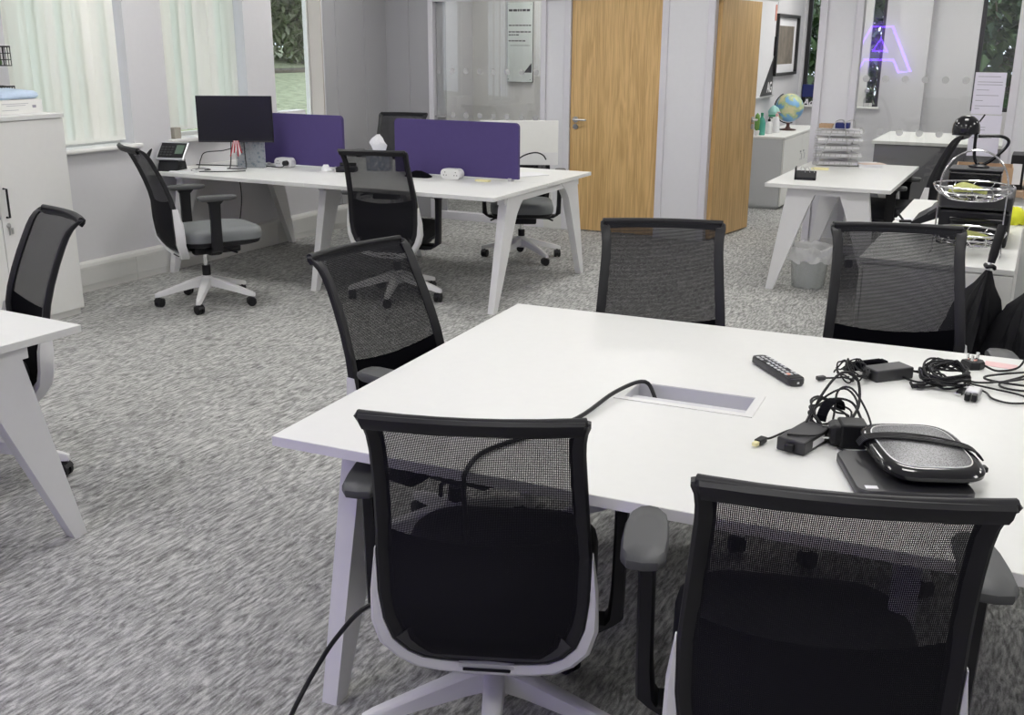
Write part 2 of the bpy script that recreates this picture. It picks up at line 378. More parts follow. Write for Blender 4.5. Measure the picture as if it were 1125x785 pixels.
# trunking skirting under the windows, boxed and rounded
bm = B()
prism(bm, [(0, 0), (.055, 0), (.055, .165), (.048, .185), (.03, .195), (0, .195)], lambda u, v, w_: (XW + u, w_, v), YF, YB - .02)
for z in (.045, .15): box(bm, XW + .054, XW + .0575, YF, YB - .02, z - .002, z + .002)
for y in (2.2, 3.7, 5.25, 6.8): box(bm, XW + .054, XW + .0585, y - .004, y + .004, .003, .16)
struct('baseboard_left', bm, trim_m)
# sills, window frames, panes in the left wall
for i, (a, b) in enumerate(rec):
    s = sbox('trim_%d' % (i + 1), sill_m, (XW - .185, XW + .045, a - .04, b + (.04 if i < 2 else 0), ZS, ZS + .028), bev=.010)
    fm = win_white
    bm = B(); X1, X0 = XW - .14, XW - .18; zb, zt = ZS + .028, ZT
    t = .028
    box(bm, X0, X1, a, a + t, zb, zt); box(bm, X0, X1, b - t, b, zb, zt); box(bm, X0, X1, a + t, b - t, zb, zb + t); box(bm, X0, X1, a + t, b - t, zt - t, zt)
    fr = struct('window_%d' % (i + 1), bm, fm)
    bm = B(); box(bm, X0 + .02, X0 + .03, a + t, b - t, zb + t, zt - t); link('pane', bm, glass_m, fr)
sbox('trim_4', beige, (XW - .13, XW - .002, 7.585, 7.599, ZS + .03, ZT))
# sills and frames in the end wall (dark metal windows)
for i, (a, b) in enumerate(((-2.70, -2.40), (-2.22, -1.80), (-.80, .05))):
    if i < 2: sbox('trim_%d' % (i + 5), sill_m, (a - .02, b + .02, YE - .04, YE + .2, .895, .918), bev=.005)
    bm = B(); t = .045; y0, y1 = YE + .08, YE + .13
    box(bm, a, a + t, y0, y1, .9, 2.35); box(bm, b - t, b, y0, y1, .9, 2.35); box(bm, a + t, b - t, y0, y1, .9, .9 + t); box(bm, a + t, b - t, y0, y1, 2.3, 2.35)
    if i == 2: box(bm, a + t, b - t, y0, y1, 1.14, 1.17)
    fr = struct('window_%d' % (i + 4), bm, win_dark)
    bm = B(); box(bm, a + t, b - t, y0 + .02, y0 + .026, .9 + t, 2.3); link('pane', bm, glass_m, fr)
    if i == 1:
        bm = B(); box(bm, -2.09, -2.02, y0 - .03, y1 - .001, .92, 2.35); box(bm, -2.02, -1.95, y0 - .05, y0 - .001, .94, 2.35); box(bm, -2.09, -1.87, y0 - .06, y0 - .031, .92, .96)
        link('window_casement', bm, win_white, fr)
# folded vertical pilaster strips on the wall past the last window
bm = B()
for y, w_ in ((7.83, .10), (8.26, .09)): box(bm, XW, XW + .012, y - w_ / 2, y + w_ / 2, .2, H)
struct('trim_8', bm, wall_dk)
sbox('wall_left_panel', wall_dk, (XW, XW + .006, 7.61, YB - .04, .2, H))

# ---- partition across the room at YB
def ybox(x0, x1, z0, z1, d0=-.04, d1=.04): return (x0, x1, YB + d0, YB + d1, z0, z1)
FH = 1.97
sbox('wall_partition_header', panel_m, ybox(XW, XR, 2.03, H))
bm = B()
for x0, x1 in ((-5.18, -5.13), (-4.035, -3.985), (-3.81, -3.75), (-2.936, -2.878), (-2.549, -2.49), (-1.668, -1.61), (-1.40, -1.345), (-.272, -.215)): box(bm, *ybox(x0, x1, 0, 2.03, -.05, .05), bev=.004)
box(bm, *ybox(-5.13, -4.035, 0, .07, -.045, .045)); box(bm, *ybox(-5.13, XR, FH, 2.03, -.05, .05)); box(bm, *ybox(-1.345, -.272, 0, .07, -.045, .045))
struct('wall_partition_frame', bm, frame_m)
sbox('wall_partition_far_left', wall_dk, ybox(XW, -5.18, 0, 2.03, -.03, .03))
bm = B(); box(bm, *ybox(-5.42, -5.395, 0, 2.03, -.037, -.03)); struct('trim_9', bm, wall_dk)
sbox('wall_partition_panels', panel_m, ybox(-3.985, -3.81, .12, FH, -.03, .03), ybox(-2.878, -2.549, .12, FH, -.03, .03), ybox(-1.61, -1.40, .12, FH, -.03, .03), ybox(-.215, XR, .12, FH, -.03, .03))
sbox('baseboard_back', trim_m, ybox(-3.985, -3.81, 0, .12, -.045, -.0), ybox(-2.878, -2.549, 0, .12, -.045, 0), ybox(-1.61, -1.40, 0, .12, -.045, 0), ybox(-.215, XR, 0, .12, -.045, 0))
def pane(name, x0, x1, dots_z, n0, step):
    g = struct(name, (lambda b: box(b, *ybox(x0, x1, .07, FH, -.006, .006)))(B()), glass_m)
    bm = B()
    for z in dots_z:
        x = n0
        while x < x1 - .02:
            if x > x0 + .02:
                lathe(bm, [(.0, 0), (.026, 0), (.026, .0006), (.0, .0006)], 18)
                vs = list(bm.verts)[-72:]
                bmesh.ops.transform(bm, matrix=Matrix.Translation((x, YB - .0075, z)) @ Matrix.Rotation(PI / 2, 4, 'X'), verts=vs)
            x += step
    link('manifestation_dots', bm, dot_m, g)
    return g
dot_m = bpy.data.materials.new('frosted dot film'); dot_m.use_nodes = True; b_ = dot_m.node_tree.nodes['Principled BSDF']; b_.inputs['Base Color'].default_value = (.6, .6, .6, 1); b_.inputs['Alpha'].default_value = .55; b_.inputs['Roughness'].default_value = .9
g1 = pane('window_7', -5.13, -4.035, (1.365, .97), -5.09, .142)
g2 = pane('window_8', -1.345, -.272, (1.365, .97), -1.285, .142)
# glass door stile with handle at the left of the meeting room glass
bm = B(); box(bm, *ybox(-5.125, -5.035, .07, FH, .01, .03)); link('door_stile', bm, wall_dk, g1)
bm = B(); box(bm, -5.12, -5.00, YB - .05, YB - .03, .945, .962, bev=.005); box(bm, -5.11, -5.09, YB - .035, YB - .006, .945, .962); link('door_handle', bm, chrome, g1)

def door(name, x0, w_, loc, rz, hl):
    d = bpy.data.objects.new(name, None); C.objects.link(d); d['kind'] = 'structure'; d.location = loc; d.rotation_euler = (0, 0, rz)
    bm = B(); box(bm, x0 + .004, x0 + w_ - .004, -.022, .022, .012, FH - .006, bev=.002); link('door_leaf', bm, wood_m, d)
    for s in (-1, 1):
        bm = B()
        def rose(z, r): 
            lathe(bm, [(0, 0), (r, 0), (r, .008), (0, .008)], 20); vs = list(bm.verts)[-80:]
            bmesh.ops.transform(bm, matrix=Matrix.Translation((hl, s * .022, z)) @ Matrix.Rotation(-s * PI / 2, 4, 'X'), verts=vs)
        rose(.975, .026); rose(.915, .024)
        dx = 1 if hl < x0 + w_ / 2 else -1
        tube(bm, [(hl, s * .022, .975), (hl, s * .07, .975), (hl + dx * .02, s * .075, .975), (hl + dx * .12, s * .075, .975)], .009, 10)
        box(bm, hl - .004, hl + .004, s * .028 if s > 0 else -.036, .036 if s > 0 else s * .028, .895, .93)
        link('door_handle', bm, steel, d, True)
    return d
door('door_1', 0, .814, (-3.75, YB - .01, 0), 0, .055)
door('door_2', 0, .80, (-2.475, YB + .03, 0), math.radians(81), .745)
bm = B(); box(bm, *ybox(-3.745, -2.94, FH - .004, 2.0, -.04, -.02)); struct('trim_10', bm, win_dark)

# ---- outside: lawn, bushes, trees
bm = B()
prevp = None
for x, z in ((XO - .05, -.3), (-7.5, -.1), (-10, .25), (-14, .5), (-22, .9), (-42, 2.4)):
    cur = [bm.verts.new((x, -6, z)), bm.verts.new((x, 36, z))]
    if prevp: bm.faces.new((prevp[0], prevp[1], cur[1], cur[0]))
    prevp = cur
V = [bm.verts.new(p) for p in ((XO - .05, YE + .3, -.31), (12, YE + .3, -.31), (12, 40, -.31), (XO - .05, 40, -.31))]; bm.faces.new(V)
o = struct('lawn', bm, lawn_m)
def foliage(bm, c, rad, n, size, seed, mi=None):
    rnd = random.Random(seed)
    for i in range(n):
        a, b = rnd.uniform(0, 2 * PI), math.acos(rnd.uniform(-1, 1)); rr = rnd.uniform(.55, 1) * (1 + .25 * math.sin(5 * a + seed) * math.sin(4 * b))
        p = Vector((c[0] + rad[0] * rr * math.sin(b) * math.cos(a), c[1] + rad[1] * rr * math.sin(b) * math.sin(a), max(.02, c[2] + rad[2] * rr * math.cos(b))))
        q = Matrix.Rotation(rnd.uniform(0, 6.28), 3, 'Z') @ Matrix.Rotation(rnd.uniform(-1.2, 1.2), 3, 'X')
        s = size * rnd.uniform(.6, 1.4)
        vs = [bm.verts.new(p + q @ Vector(v)) for v in ((0, 0, 0), (s * .35, s * .5, s * .1), (0, s * 1.3, 0), (-s * .35, s * .5, s * .1))]
        f = bm.faces.new(vs); f.material_index = rnd.randint(0, 1)
def shrub(name, label, cat, loc, rad, n, size, seed, mats, group=None):
    t = thing(name, label, cat, (loc[0], loc[1], loc[2] if len(loc) > 2 else -.3), 0, group)
    bm = B(); foliage(bm, (0, 0, rad[2] * .95), rad, n, size, seed); link('foliage', bm, mats, t)
    bm = B(); rnd = random.Random(seed)
    for k in range(7):
        a = rnd.uniform(0, 6.28)
        tube(bm, [(0.05 * math.cos(a), .05 * math.sin(a), 0), (rad[0] * .3 * math.cos(a), rad[1] * .3 * math.sin(a), rad[2] * .7), (rad[0] * .8 * math.cos(a), rad[1] * .8 * math.sin(a), rad[2] * rnd.uniform(1.1, 1.7))], .05 * rad[0] / 2 + .01, 5, smooth=3, r2=.01)
    link('branches', bm, bark, t)
    return t
shrub('tree', 'leafy tree with grey branches beyond the lawn, seen left in the far left window', 'tree', (-23.8, 23.2, .9), (3.0, 2.9, 3.2), 20000, .24, 3, [leaf1, leaf4])
shrub('tree', 'pale leafy tree beyond the lawn, seen right in the far left window', 'tree', (-22.8, 30.2, .9), (3.0, 2.9, 3.2), 20000, .24, 5, [leaf4, leaf2])
sc = B(); box(sc, -20.9, -19.5, 20.4, 32.5, .55, .86, bev=.05); tag(link('leaf_litter', sc, soil), 'brown leaf litter bed between the lawn and the trees', 'ground', kind='stuff')
shrub('bush', 'dark bush outside the narrow window beside the globe', 'bush', (-3.1, 14.9), (.95, .8, 1.5), 3600, .13, 11, [leaf3, leaf1])
shrub('bush', 'dark bush outside the window behind the neon reflection', 'bush', (-2.3, 16.2), (1.1, .8, 1.6), 3200, .15, 12, [leaf3, leaf1])
shrub('bush', 'broad dark green bush outside the window with papers on the glass', 'bush', (-.35, 15.0), (1.2, .9, 1.5), 4200, .17, 13, [leaf3, leaf1])

# ---- ceiling lights (the office lamps, and extra ones added behind the partition)
def ceiling_light(x, y, label):
    t = thing('ceiling_light', label, 'ceiling light', (x, y, H), 0, 'square ceiling lights above the office')
    bm = B()
    for q in ((-.31, .31, -.31, -.28), (-.31, .31, .28, .31), (-.31, -.28, -.28, .28), (.28, .31, -.28, .28)): box(bm, q[0], q[1], q[2], q[3], -.02, -.001)
    link('frame', bm, white_metal, t)
    bm = B(); box(bm, -.28, .28, -.28, .28, -.012, -.002); link('diffuser', bm, diffuser_m, t)
for x in (-4.75, -2.6, -.4, 1.8):
    for y in (.6, 2.9, 5.1, 7.2): ceiling_light(x, y, 'square lit ceiling light above the open office, one of a regular grid')
for x, y in ((-1.0, 10.9), (-1.9, 12.0), (-.2, 12.2), (-1.9, 9.8), (-4.4, 9.5)): ceiling_light(x, y, 'square lit ceiling light above the %s' % ('room with the globe, among lamps added for brightness' if x > -2 else 'glazed meeting room'))  # most of the globe room lights are extras added to brighten its walls

# ================================================================== desks
T = .73
def leg_mesh(yfoot, ytop0, ytop1, foot_w=.05, th=.05):
    # tapered blade in the local y-z plane, foot at yfoot growing to [ytop0,ytop1] under the top; curved inner edge
    s = 1 if ytop0 > yfoot else -1
    bm = B(); rings = []
    for k in range(13):
        u = k / 12; z = u * (T - .03)
        outer = yfoot + (ytop0 - yfoot) * u
        wdt = foot_w + (.185 - foot_w) * u + (abs(ytop1 - ytop0) - .185) * max(0, (u - .80) / .20) ** 2.0
        inner = outer + s * wdt; hx = th / 2 * (.85 + .3 * u)
        rings.append([Vector((-hx, outer, z)), Vector((hx, outer, z)), Vector((hx, inner, z)), Vector((-hx, inner, z))])
    loft(bm, rings)
    return bm
def leg_frame(root, x, y0, y1, axis='y', out=.17, w_=.27):
    # two splayed legs standing under the ends of depth span y0..y1 plus the bar that joins them
    for a, s in ((y0, 1), (y1, -1)):
        bm = leg_mesh(a + s * .045, a + s * (.045 + out), a + s * (.045 + out + w_))
        o = link('leg', bm, white_metal, root); o.location = (x, 0, 0)
    bm = B(); box(bm, x - .025, x + .025, y0 + .18, y1 - .18, T - .07, T - .028, bev=.003); link('cross_bar', bm, white_metal, root)
def tabletop(name, root, poly, z0=T - .025, m=None):
    bm = B(); slab(bm, poly, z0, T, .0015); return link(name, bm, m or white_lam, root)

# bench desk against the window wall (two bays, two tops back to back)
t = thing('bench_desk', 'long white two-bay bench desk with purple screens, against the window wall', 'desk', (-5.642, 5.482, 0))
def bay(x0, x1, y0, y1): return [(x0, y0), (x1, y0), (x1, y1), (x0, y1)]
for x0 in (.0, 1.367):
    tabletop('desk_top', t, bay(x0, x0 + (1.364 if x0 < 1 else 1.398), 0, .755)); tabletop('desk_top', t, bay(x0, x0 + (1.364 if x0 < 1 else 1.398), .765, 1.51))
for x in (.095, 1.365, 2.72): leg_frame(t, x, 0, 1.51)
bm = B(); box(bm, .12, 2.70, .50, .53, T - .085, T - .03); box(bm, .12, 2.70, .98, 1.01, T - .085, T - .03); link('long_beam', bm, white_metal, t)
def purple_screen(x0, x1, label):
    o = thing('desk_screen', label, 'desk screen', (x0, 6.23, T), 0, None)
    L = x1 - x0; p = [(0, .015)] + [(L, .015)] + [(L - .03 + .03 * math.cos(a * PI / 16), .35 + .03 * math.sin(a * PI / 16)) for a in range(9)] + [(.03 - .03 * math.sin(a * PI / 16), .35 + .03 * math.cos(a * PI / 16)) for a in range(9)]
    bm = B(); prism(bm, p, lambda u, v, w_: (u, w_, v), -.014, .014); link('fabric_panel', bm, purple_fab, o)
    for x in (.06, L - .06):
        bm = B(); box(bm, x - .015, x + .015, -.02, .02, 0, .02, bev=.002); link('clamp', bm, alu, o)
purple_screen(-5.22, -4.485, 'purple fabric desk screen behind the computer monitor')
purple_screen(-4.04, -3.08, 'purple fabric desk screen at the free end of the bench desk, by the yellow note')

# big white meeting table in the foreground with sunk power tray
t = thing('meeting_table', 'large white meeting table in the foreground with cables and a sunk power tray', 'table', (-1.519, 1.779, 0), .0462)
L, D = 2.8, 1.428
hx0, hx1, hy0, hy1 = .66, .975, .615, .745
bm = B()
def ringv(z, e=0): return [bm.verts.new(p) for p in ((e, e, z), (L - e, e, z), (L - e, D - e, z), (e, D - e, z))], [bm.verts.new(p) for p in ((hx0, hy0, z), (hx1, hy0, z), (hx1, hy1, z), (hx0, hy1, z))]
To, Ti = ringv(T, .0015); Mo, _ = ringv(T - .0015); Bo, Bi = ringv(T - .025)
for v in _: bm.verts.remove(v)
for k in range(4):
    n_ = (k + 1) % 4
    bm.faces.new((To[k], To[n_], Ti[n_], Ti[k])); bm.faces.new((Mo[k], Mo[n_], To[n_], To[k])); f = bm.faces.new((Bo[k], Bo[n_], Mo[n_], Mo[k])); f.material_index = 1
    bm.faces.new((Bo[k], Bi[k], Bi[n_], Bo[n_])); bm.faces.new((Ti[k], Ti[n_], Bi[n_], Bi[k]))
link('table_top', bm, [white_lam, white_edge], t)
for x in (.09, 1.40, 2.71): leg_frame(t, x, 0, D)
bm = B(); box(bm, .1, 2.7, .40, .44, T - .085, T - .03); box(bm, .1, 2.7, .98, 1.02, T - .085, T - .03); link('long_beam', bm, white_metal, t)
bm = B(); e = .022
for q in ((hx0 - e, hx1 + e, hy0 - e, hy0), (hx0 - e, hx1 + e, hy1, hy1 + e), (hx0 - e, hx0, hy0, hy1), (hx1, hx1 + e, hy0, hy1)): box(bm, *q, T - .002, T + .0022)
fr = link('tray_frame', bm, alu_lt, t)
bm = B(); d = .045
box(bm, hx0, hx1, hy0, hy1, T - d - .002, T - d); box(bm, hx0, hx0 + .002, hy0, hy1, T - d, T); box(bm, hx1 - .002, hx1, hy0, hy1, T - d, T)
box(bm, hx0, hx1, hy0, hy0 + .002, T - d, T); box(bm, hx0, hx1, hy1 - .002, hy1, T - d, T)
box(bm, hx0 + .002, hx1 - .002, hy0 + .002, hy0 + .075, T - d, T - .016, bev=.003)
link('power_tray', bm, mat('matt aluminium tray', (.62, .62, .65), .5), fr)

# white table at the left edge
t = thing('side_desk', 'white desk cut off by the left edge of the photo, one leg showing', 'desk', (-2.708, 2.282, 0), -.036)
tabletop('desk_top', t, [(-1.6, -.8), (0, -.8), (0, 0), (-1.6, 0)])
leg_frame(t, -.055, -.8, 0); leg_frame(t, -1.54, -.8, 0)
bm = B(); box(bm, -1.52, -.08, -.5, -.46, T - .085, T - .03); link('long_beam', bm, white_metal, t)

# desk by the glass partition on the right
t = thing('desk', 'white desk with letter trays standing against the glass partition', 'desk', (-1.625, 6.985, 0), -.0)
tabletop('desk_top', t, [(0, .0), (.80, .0), (.80, 1.56), (0, 1.56)])
R90 = Matrix.Rotation(-PI / 2, 4, 'Z')
for yy in (.09, 1.47):
    for a, s in ((0, 1), (.8, -1)):
        bm = leg_mesh(-(a + s * .04), -(a + s * .14), -(a + s * .34)); bmesh.ops.transform(bm, matrix=Matrix.Rotation(PI / 2, 4, 'Z'), verts=bm.verts)
        o = link('leg', bm, white_metal, t); o.location = (0, yy, 0)
    bm = B(); box(bm, .14, .66, yy - .025, yy + .025, T - .07, T - .028); link('cross_bar', bm, white_metal, t)

# ================================================================== office chairs
def prof(z):   # depth of the backrest line against height, chair top at .98
    P = [(.30, -.150), (.34, -.190), (.40, -.220), (.50, -.233), (.62, -.236), (.70, -.252), (.80, -.288), (.90, -.333), (.935, -.354), (.96, -.380), (.98, -.405)]
    if z <= P[0][0]: return P[0][1]
    for (a, b), (c, d) in zip(P, P[1:]):
        if z <= c: return b + (d - b) * (z - a) / (c - a)
    return P[-1][1]
def hw(z):
    P = [(.312, .0), (.314, .05), (.320, .095), (.335, .135), (.36, .165), (.40, .193), (.45, .210), (.52, .218), (.62, .220), (.75, .212), (.88, .205), (.94, .208), (.962, .216), (.974, .217), (.98, .205)]
    if z <= P[0][0]: return 0
    for (a, b), (c, d) in zip(P, P[1:]):
        if z <= c: return b + (d - b) * (z - a) / (c - a)
    return P[-1][1]
def Yb(x, z): return prof(z) - .030 * (1 - min(1, (x / .22) ** 2)) * min(1, max(0, (z - .3) / .2))
def outline(ntop=9):
    right_ = [(.0, .312), (.05, .314), (.095, .320), (.135, .335), (.165, .36), (.193, .40), (.210, .45), (.218, .52), (.220, .62), (.2165, .68), (.212, .75), (.208, .82), (.205, .88), (.2055, .915), (.208, .94), (.213, .96), (.213, .974), (.202, .981)]
    top = [(x, .981 + .003 * math.cos(x * 7)) for x in (.14, .07, 0, -.07, -.14)]
    left_ = [(-x, z) for x, z in reversed(right_[1:])]
    return right_ + top + left_
def section_ring(bm, path, sec, closed=True, taper=None):
    n = len(path); rings = []
    for i in range(n):
        a = path[(i - 1) % n] if closed or i > 0 else path[i]; b = path[(i + 1) % n] if closed or i < n - 1 else path[i]
        dx, dz = b[0] - a[0], b[1] - a[1]; l = math.hypot(dx, dz); nx, nz = dz / l, -dx / l
        x, z = path[i]; k = taper(i / (n - 1)) if taper else 1
        rings.append([Vector((x + nx * u * k, Yb(x, z) + v * k, z + nz * u * k)) for u, v in sec])
    loft(bm, rings, closed_path=closed)
CH = {}
def build_chair(name, label, loc, rz, h, star, seat=seat_fab, group=None, arm_dz=1):
    t = thing(name, label, 'office chair', (loc[0], loc[1], 0), rz - PI / 2, group)
    dz = h - .98
    if not CH:
        # five star base
        bm = B(); lathe(bm, [(.0, .10), (.036, .10), (.042, .125), (.040, .165), (.032, .185), (0, .185)], 20)
        for k in range(5):
            a = 2 * PI * k / 5; rings = []
            for r, zt_, zb_, hwid in ((.02, .178, .118, .026), (.08, .165, .112, .025), (.20, .128, .088, .021), (.30, .096, .066, .017), (.325, .086, .064, .012)):
                c_, s_ = math.cos(a), math.sin(a)
                rings.append([Vector((r * c_ - q * s_, r * s_ + q * c_, z)) for q, z in ((-hwid, zb_), (-hwid * .95, zt_ - .006), (-hwid * .6, zt_), (hwid * .6, zt_), (hwid * .95, zt_ - .006), (hwid, zb_))])
            loft(bm, rings)
        CH['star'] = bm_to(bm, 'star_base', white_metal, True)
        bm = B()
        for s in (-1, 1):
            q = [(.028 * math.cos(k * PI / 9), .028 * math.sin(k * PI / 9)) for k in range(18)]
            q2 = [(x * .86, y * .86) for x, y in q]
            x1, x0 = s * .024, s * .006
            loft(bm, [[Vector((x0, u, v + .0285)) for u, v in q], [Vector((x1 - s * .004, u, v + .0285)) for u, v in q], [Vector((x1, u, v + .0285)) for u, v in q2]])
        box(bm, -.006, .006, -.02, .02, .012, .056, bev=.003); tube(bm, [(0, 0, .05), (0, 0, .068)], .007, 8)
        # hood over the wheels
        hood = [(.031 * math.cos(math.radians(d)), .0285 + .031 * math.sin(math.radians(d))) for d in range(20, 161, 20)] + [(.029 * math.cos(math.radians(d)), .0285 + .029 * math.sin(math.radians(d))) for d in range(160, 19, -20)]
        prism(bm, hood, lambda u, v, w_: (w_, u, v), -.022, .022)
        CH['castor'] = bm_to(bm, 'castor', black_pl, True)
        bm = B(); tube(bm, [(0, 0, .16), (0, 0, .235)], .026, 16, mi=0); tube(bm, [(0, 0, .23), (0, 0, .36)], .015, 12, mi=1)
        CH['lift'] = bm_to(bm, 'gas_lift', [black_pl, chrome], True)
        bm = B(); box(bm, -.11, .11, -.10, .20, .305, .36, bev=.012); box(bm, -.19, .19, -.02, .16, .34, .372, bev=.008)
        tube(bm, [(.10, .08, .335), (.20, .10, .335), (.235, .13, .325)], .007, 8); tube(bm, [(-.10, .08, .335), (-.20, .10, .335), (-.235, .13, .325)], .007, 8)
        CH['mech'] = bm_to(bm, 'seat_mechanism', black_pl, True)
        # seat cushion with rounded outline and slightly domed top
        def seatring(sx, z, oy=0): return [Vector((x * sx, .075 + (y) * sx + oy, z)) for x, y in rrect(.47, .51, .12, 6)]
        bm = B(); loft(bm, [seatring(.93, .385), seatring(1.0, .40), seatring(1.01, .43), seatring(.99, .452), seatring(.93, .466), seatring(.75, .474), seatring(.3, .476)])
        CH['seat'] = bm_to(bm, 'seat', seat, True)
        bm = B(); loft(bm, [seatring(.80, .36), seatring(.95, .372), seatring(.985, .398), seatring(.90, .398)])
        CH['under'] = bm_to(bm, 'seat_shell', black_pl, True)
        # backrest frame
        bm = B(); section_ring(bm, outline(), [(0, .010), (-.004, .014), (-.020, .012), (-.032, .003), (-.032, -.001), (-.020, -.011), (-.006, -.014), (0, -.008)])
        # thick rolled top rail
        pts = [(x, Yb(x, .976) - .002, .976) for x in (-.205, -.19, -.12, -.06, 0, .06, .12, .19, .205)]
        tube(bm, pts, .0105, 10)
        CH['frame'] = bm_to(bm, 'backrest_frame', black_sm, True)
        def surface(z0, z1, nz, inset, off, z0f=None, dense=12):
            bm = B(); G = []
            for i in range(nz + 1):
                row = []
                for j in range(dense + 1):
                    u = -1 + 2 * j / dense
                    zz0 = z0f(u) if z0f else z0
                    z = z0 + (z1 - z0) * i / nz if not z0f else z0 + (zz0 - z0) * i / nz
                    hh = max(.004, hw(z) - inset); x = u * hh
                    row.append(bm.verts.new((x, Yb(x, z) + off, z)))
                G.append(row)
            for i in range(nz):
                for j in range(dense): bm.faces.new((G[i][j], G[i][j + 1], G[i + 1][j + 1], G[i + 1][j]))
            return bm
        CH['net'] = bm_to(surface(.345, .97, 26, .020, .0), 'net_panel', net_m, True)
        b2 = surface(.335, .65, 14, .022, .008, lambda u: .645 + .025 * u * u)
        bmesh.ops.solidify(b2, geom=b2.faces[:], thickness=.008)
        CH['lumbar'] = bm_to(b2, 'lumbar_backing', black_fab, True)
        # inner sloping grey lip at the bottom of the back
        bm = B(); p = outline(); rp = p[:6]; pth = [(-x, z) for x, z in reversed(rp[1:])] + rp
        section_ring(bm, pth, [(-.010, -.0135), (-.014, -.016), (-.050, -.004), (-.050, .002), (-.012, -.006)], closed=False)
        CH['lip'] = bm_to(bm, 'lower_bezel', dark_grey_pl, True)
        # white shell wrapping the lower back
        p = [q for q in outline()]
        low = [(x, z) for x, z in p if z <= .60]
        i0 = p.index((0.0, .312)); rightp = [q for q in p[:i0 + 9]]; leftp = [(-x, z) for x, z in reversed(rightp[1:])]
        path = leftp + rightp
        bm = B(); n = len(path); rings = []
        for i, (x, z) in enumerate(path):
            a = path[max(i - 1, 0)]; b = path[min(i + 1, n - 1)]; dx, dz_ = b[0] - a[0], b[1] - a[1]; l = math.hypot(dx, dz_); nx, nz = dz_ / l, -dx / l
            q = min(1, (.625 - z) / .20); q = max(.0, q); wout = .003 + .029 * q ** 1.1; dep = .012 + .028 * min(1, (.625 - z) / .07 if z > .555 else 1)
            y = Yb(x, z)
            rings.append([Vector((x + nx * u, y + v, z + nz * u)) for u, v in ((.001, -.010), (wout * .7, -.012), (wout, -.004), (wout, dep), (wout * .5, dep + .006), (.001, dep))])
        loft(bm, rings)
        # spine under the seat
        loft(bm, [[Vector((x, y, z)) for x, y, z in ((-.06, -.19, .320), (.06, -.19, .320), (.06, -.17, .290), (-.06, -.17, .290))], [Vector((x, y, z)) for x, y, z in ((-.055, .0, .33), (.055, .0, .33), (.055, .0, .30), (-.055, .0, .30))]])
        CH['shell'] = bm_to(bm, 'back_shell', white_metal, True)
        bm = B(); prism(bm, [(-.05, -.002), (.05, -.002), (.052, 0), (.05, .002), (-.05, .002), (-.052, 0)], lambda u, v, w_: (u, w_, v + .300), -.150, -.1845); CH['slot'] = bm_to(bm, 'adjuster_slot', black_pl)
        # arms
        for s in (-1, 1):
            bm = B()
            R = []
            for (x, y, z, a, b) in ((.12, .09, .345, .02, .03), (.20, .09, .335, .018, .032), (.262, .09, .335, .02, .034), (.283, .09, .36, .018, .034), (.287, .09, .42, .016, .032), (.289, .09, .55, .016, .031), (.290, .09, .64, .016, .034), (.290, .095, .668, .020, .055)):
                vert = z > .35
                if vert: R.append([Vector((s * (x + i * a), y + j * b, z)) for i, j in ((-1, -.7), (-.7, -1), (.7, -1), (1, -.7), (1, .7), (.7, 1), (-.7, 1), (-1, .7))])
                else: R.append([Vector((s * (x + (i * a if x > .25 else 0)), y + j * b, z + (i if x <= .25 else i * .6) * a)) for i, j in ((-1, -.7), (-.7, -1), (.7, -1), (1, -.7), (1, .7), (.7, 1), (-.7, 1), (-1, .7))])
            loft(bm, R)
            bmesh.ops.translate(bm, vec=(0, -.10, 0), verts=bm.verts); CH['arm%d' % s] = bm_to(bm, 'armrest', black_pl, True)
            bm = B(); R = []
            base = [(.0, -.115), (.028, -.110), (.041, -.085), (.044, -.03), (.042, .04), (.034, .095), (.018, .122), (0, .128)]
            po = base + [(-x, y) for x, y in reversed(base[1:-1])]
            for k, z in ((.80, .664), (.96, .668), (1, .676), (.99, .686), (.9, .693), (.5, .696)):
                R.append([Vector((s * .296 + x * k, .10 + y * k, z)) for x, y in po])
            loft(bm, R)
            bmesh.ops.translate(bm, vec=(0, -.10, 0), verts=bm.verts); CH['pad%d' % s] = bm_to(bm, 'arm_pad', arm_grey, True)
    def part(key, nm, parent, z=0):
        o = bpy.data.objects.new(nm, CH[key]); C.objects.link(o); o.parent = parent; o.location = (0, 0, z); o.scale = (1.03 if key in ('frame', 'shell') else 1, 1, 1); return o
    sb = part('star', 'star_base', t); sb.rotation_euler = (0, 0, star)
    for k in range(5):
        c = part('castor', 'castor', sb); a = 2 * PI * k / 5; c.location = (.30 * math.cos(a), .30 * math.sin(a), 0); c.rotation_euler = (0, 0, k * 1.3 + star * 3)
    part('lift', 'gas_lift', t, max(-.02, dz * .5)); part('mech', 'seat_mechanism', t, dz)
    s_ = part('seat', 'seat', t, dz); part('under', 'seat_shell', s_)
    if s_.data.materials[0] is not seat:
        s_.data = s_.data.copy(); s_.data.materials.clear(); s_.data.materials.append(seat)
    f = part('frame', 'backrest_frame', t, dz); part('net', 'net_panel', f); part('lumbar', 'lumbar_backing', f); part('lip', 'lower_bezel', f)
    sh = part('shell', 'back_shell', t, dz); part('slot', 'adjuster_slot', sh)
    for s in (-1, 1):
        a = part('arm%d' % s, 'armrest', t, min(dz, arm_dz)); part('pad%d' % s, 'arm_pad', a)
    return t
def bm_to(bm, name, m, smooth=False):
    o = link(name, bm, m, None, smooth); me = o.data; bpy.data.objects.remove(o); return me
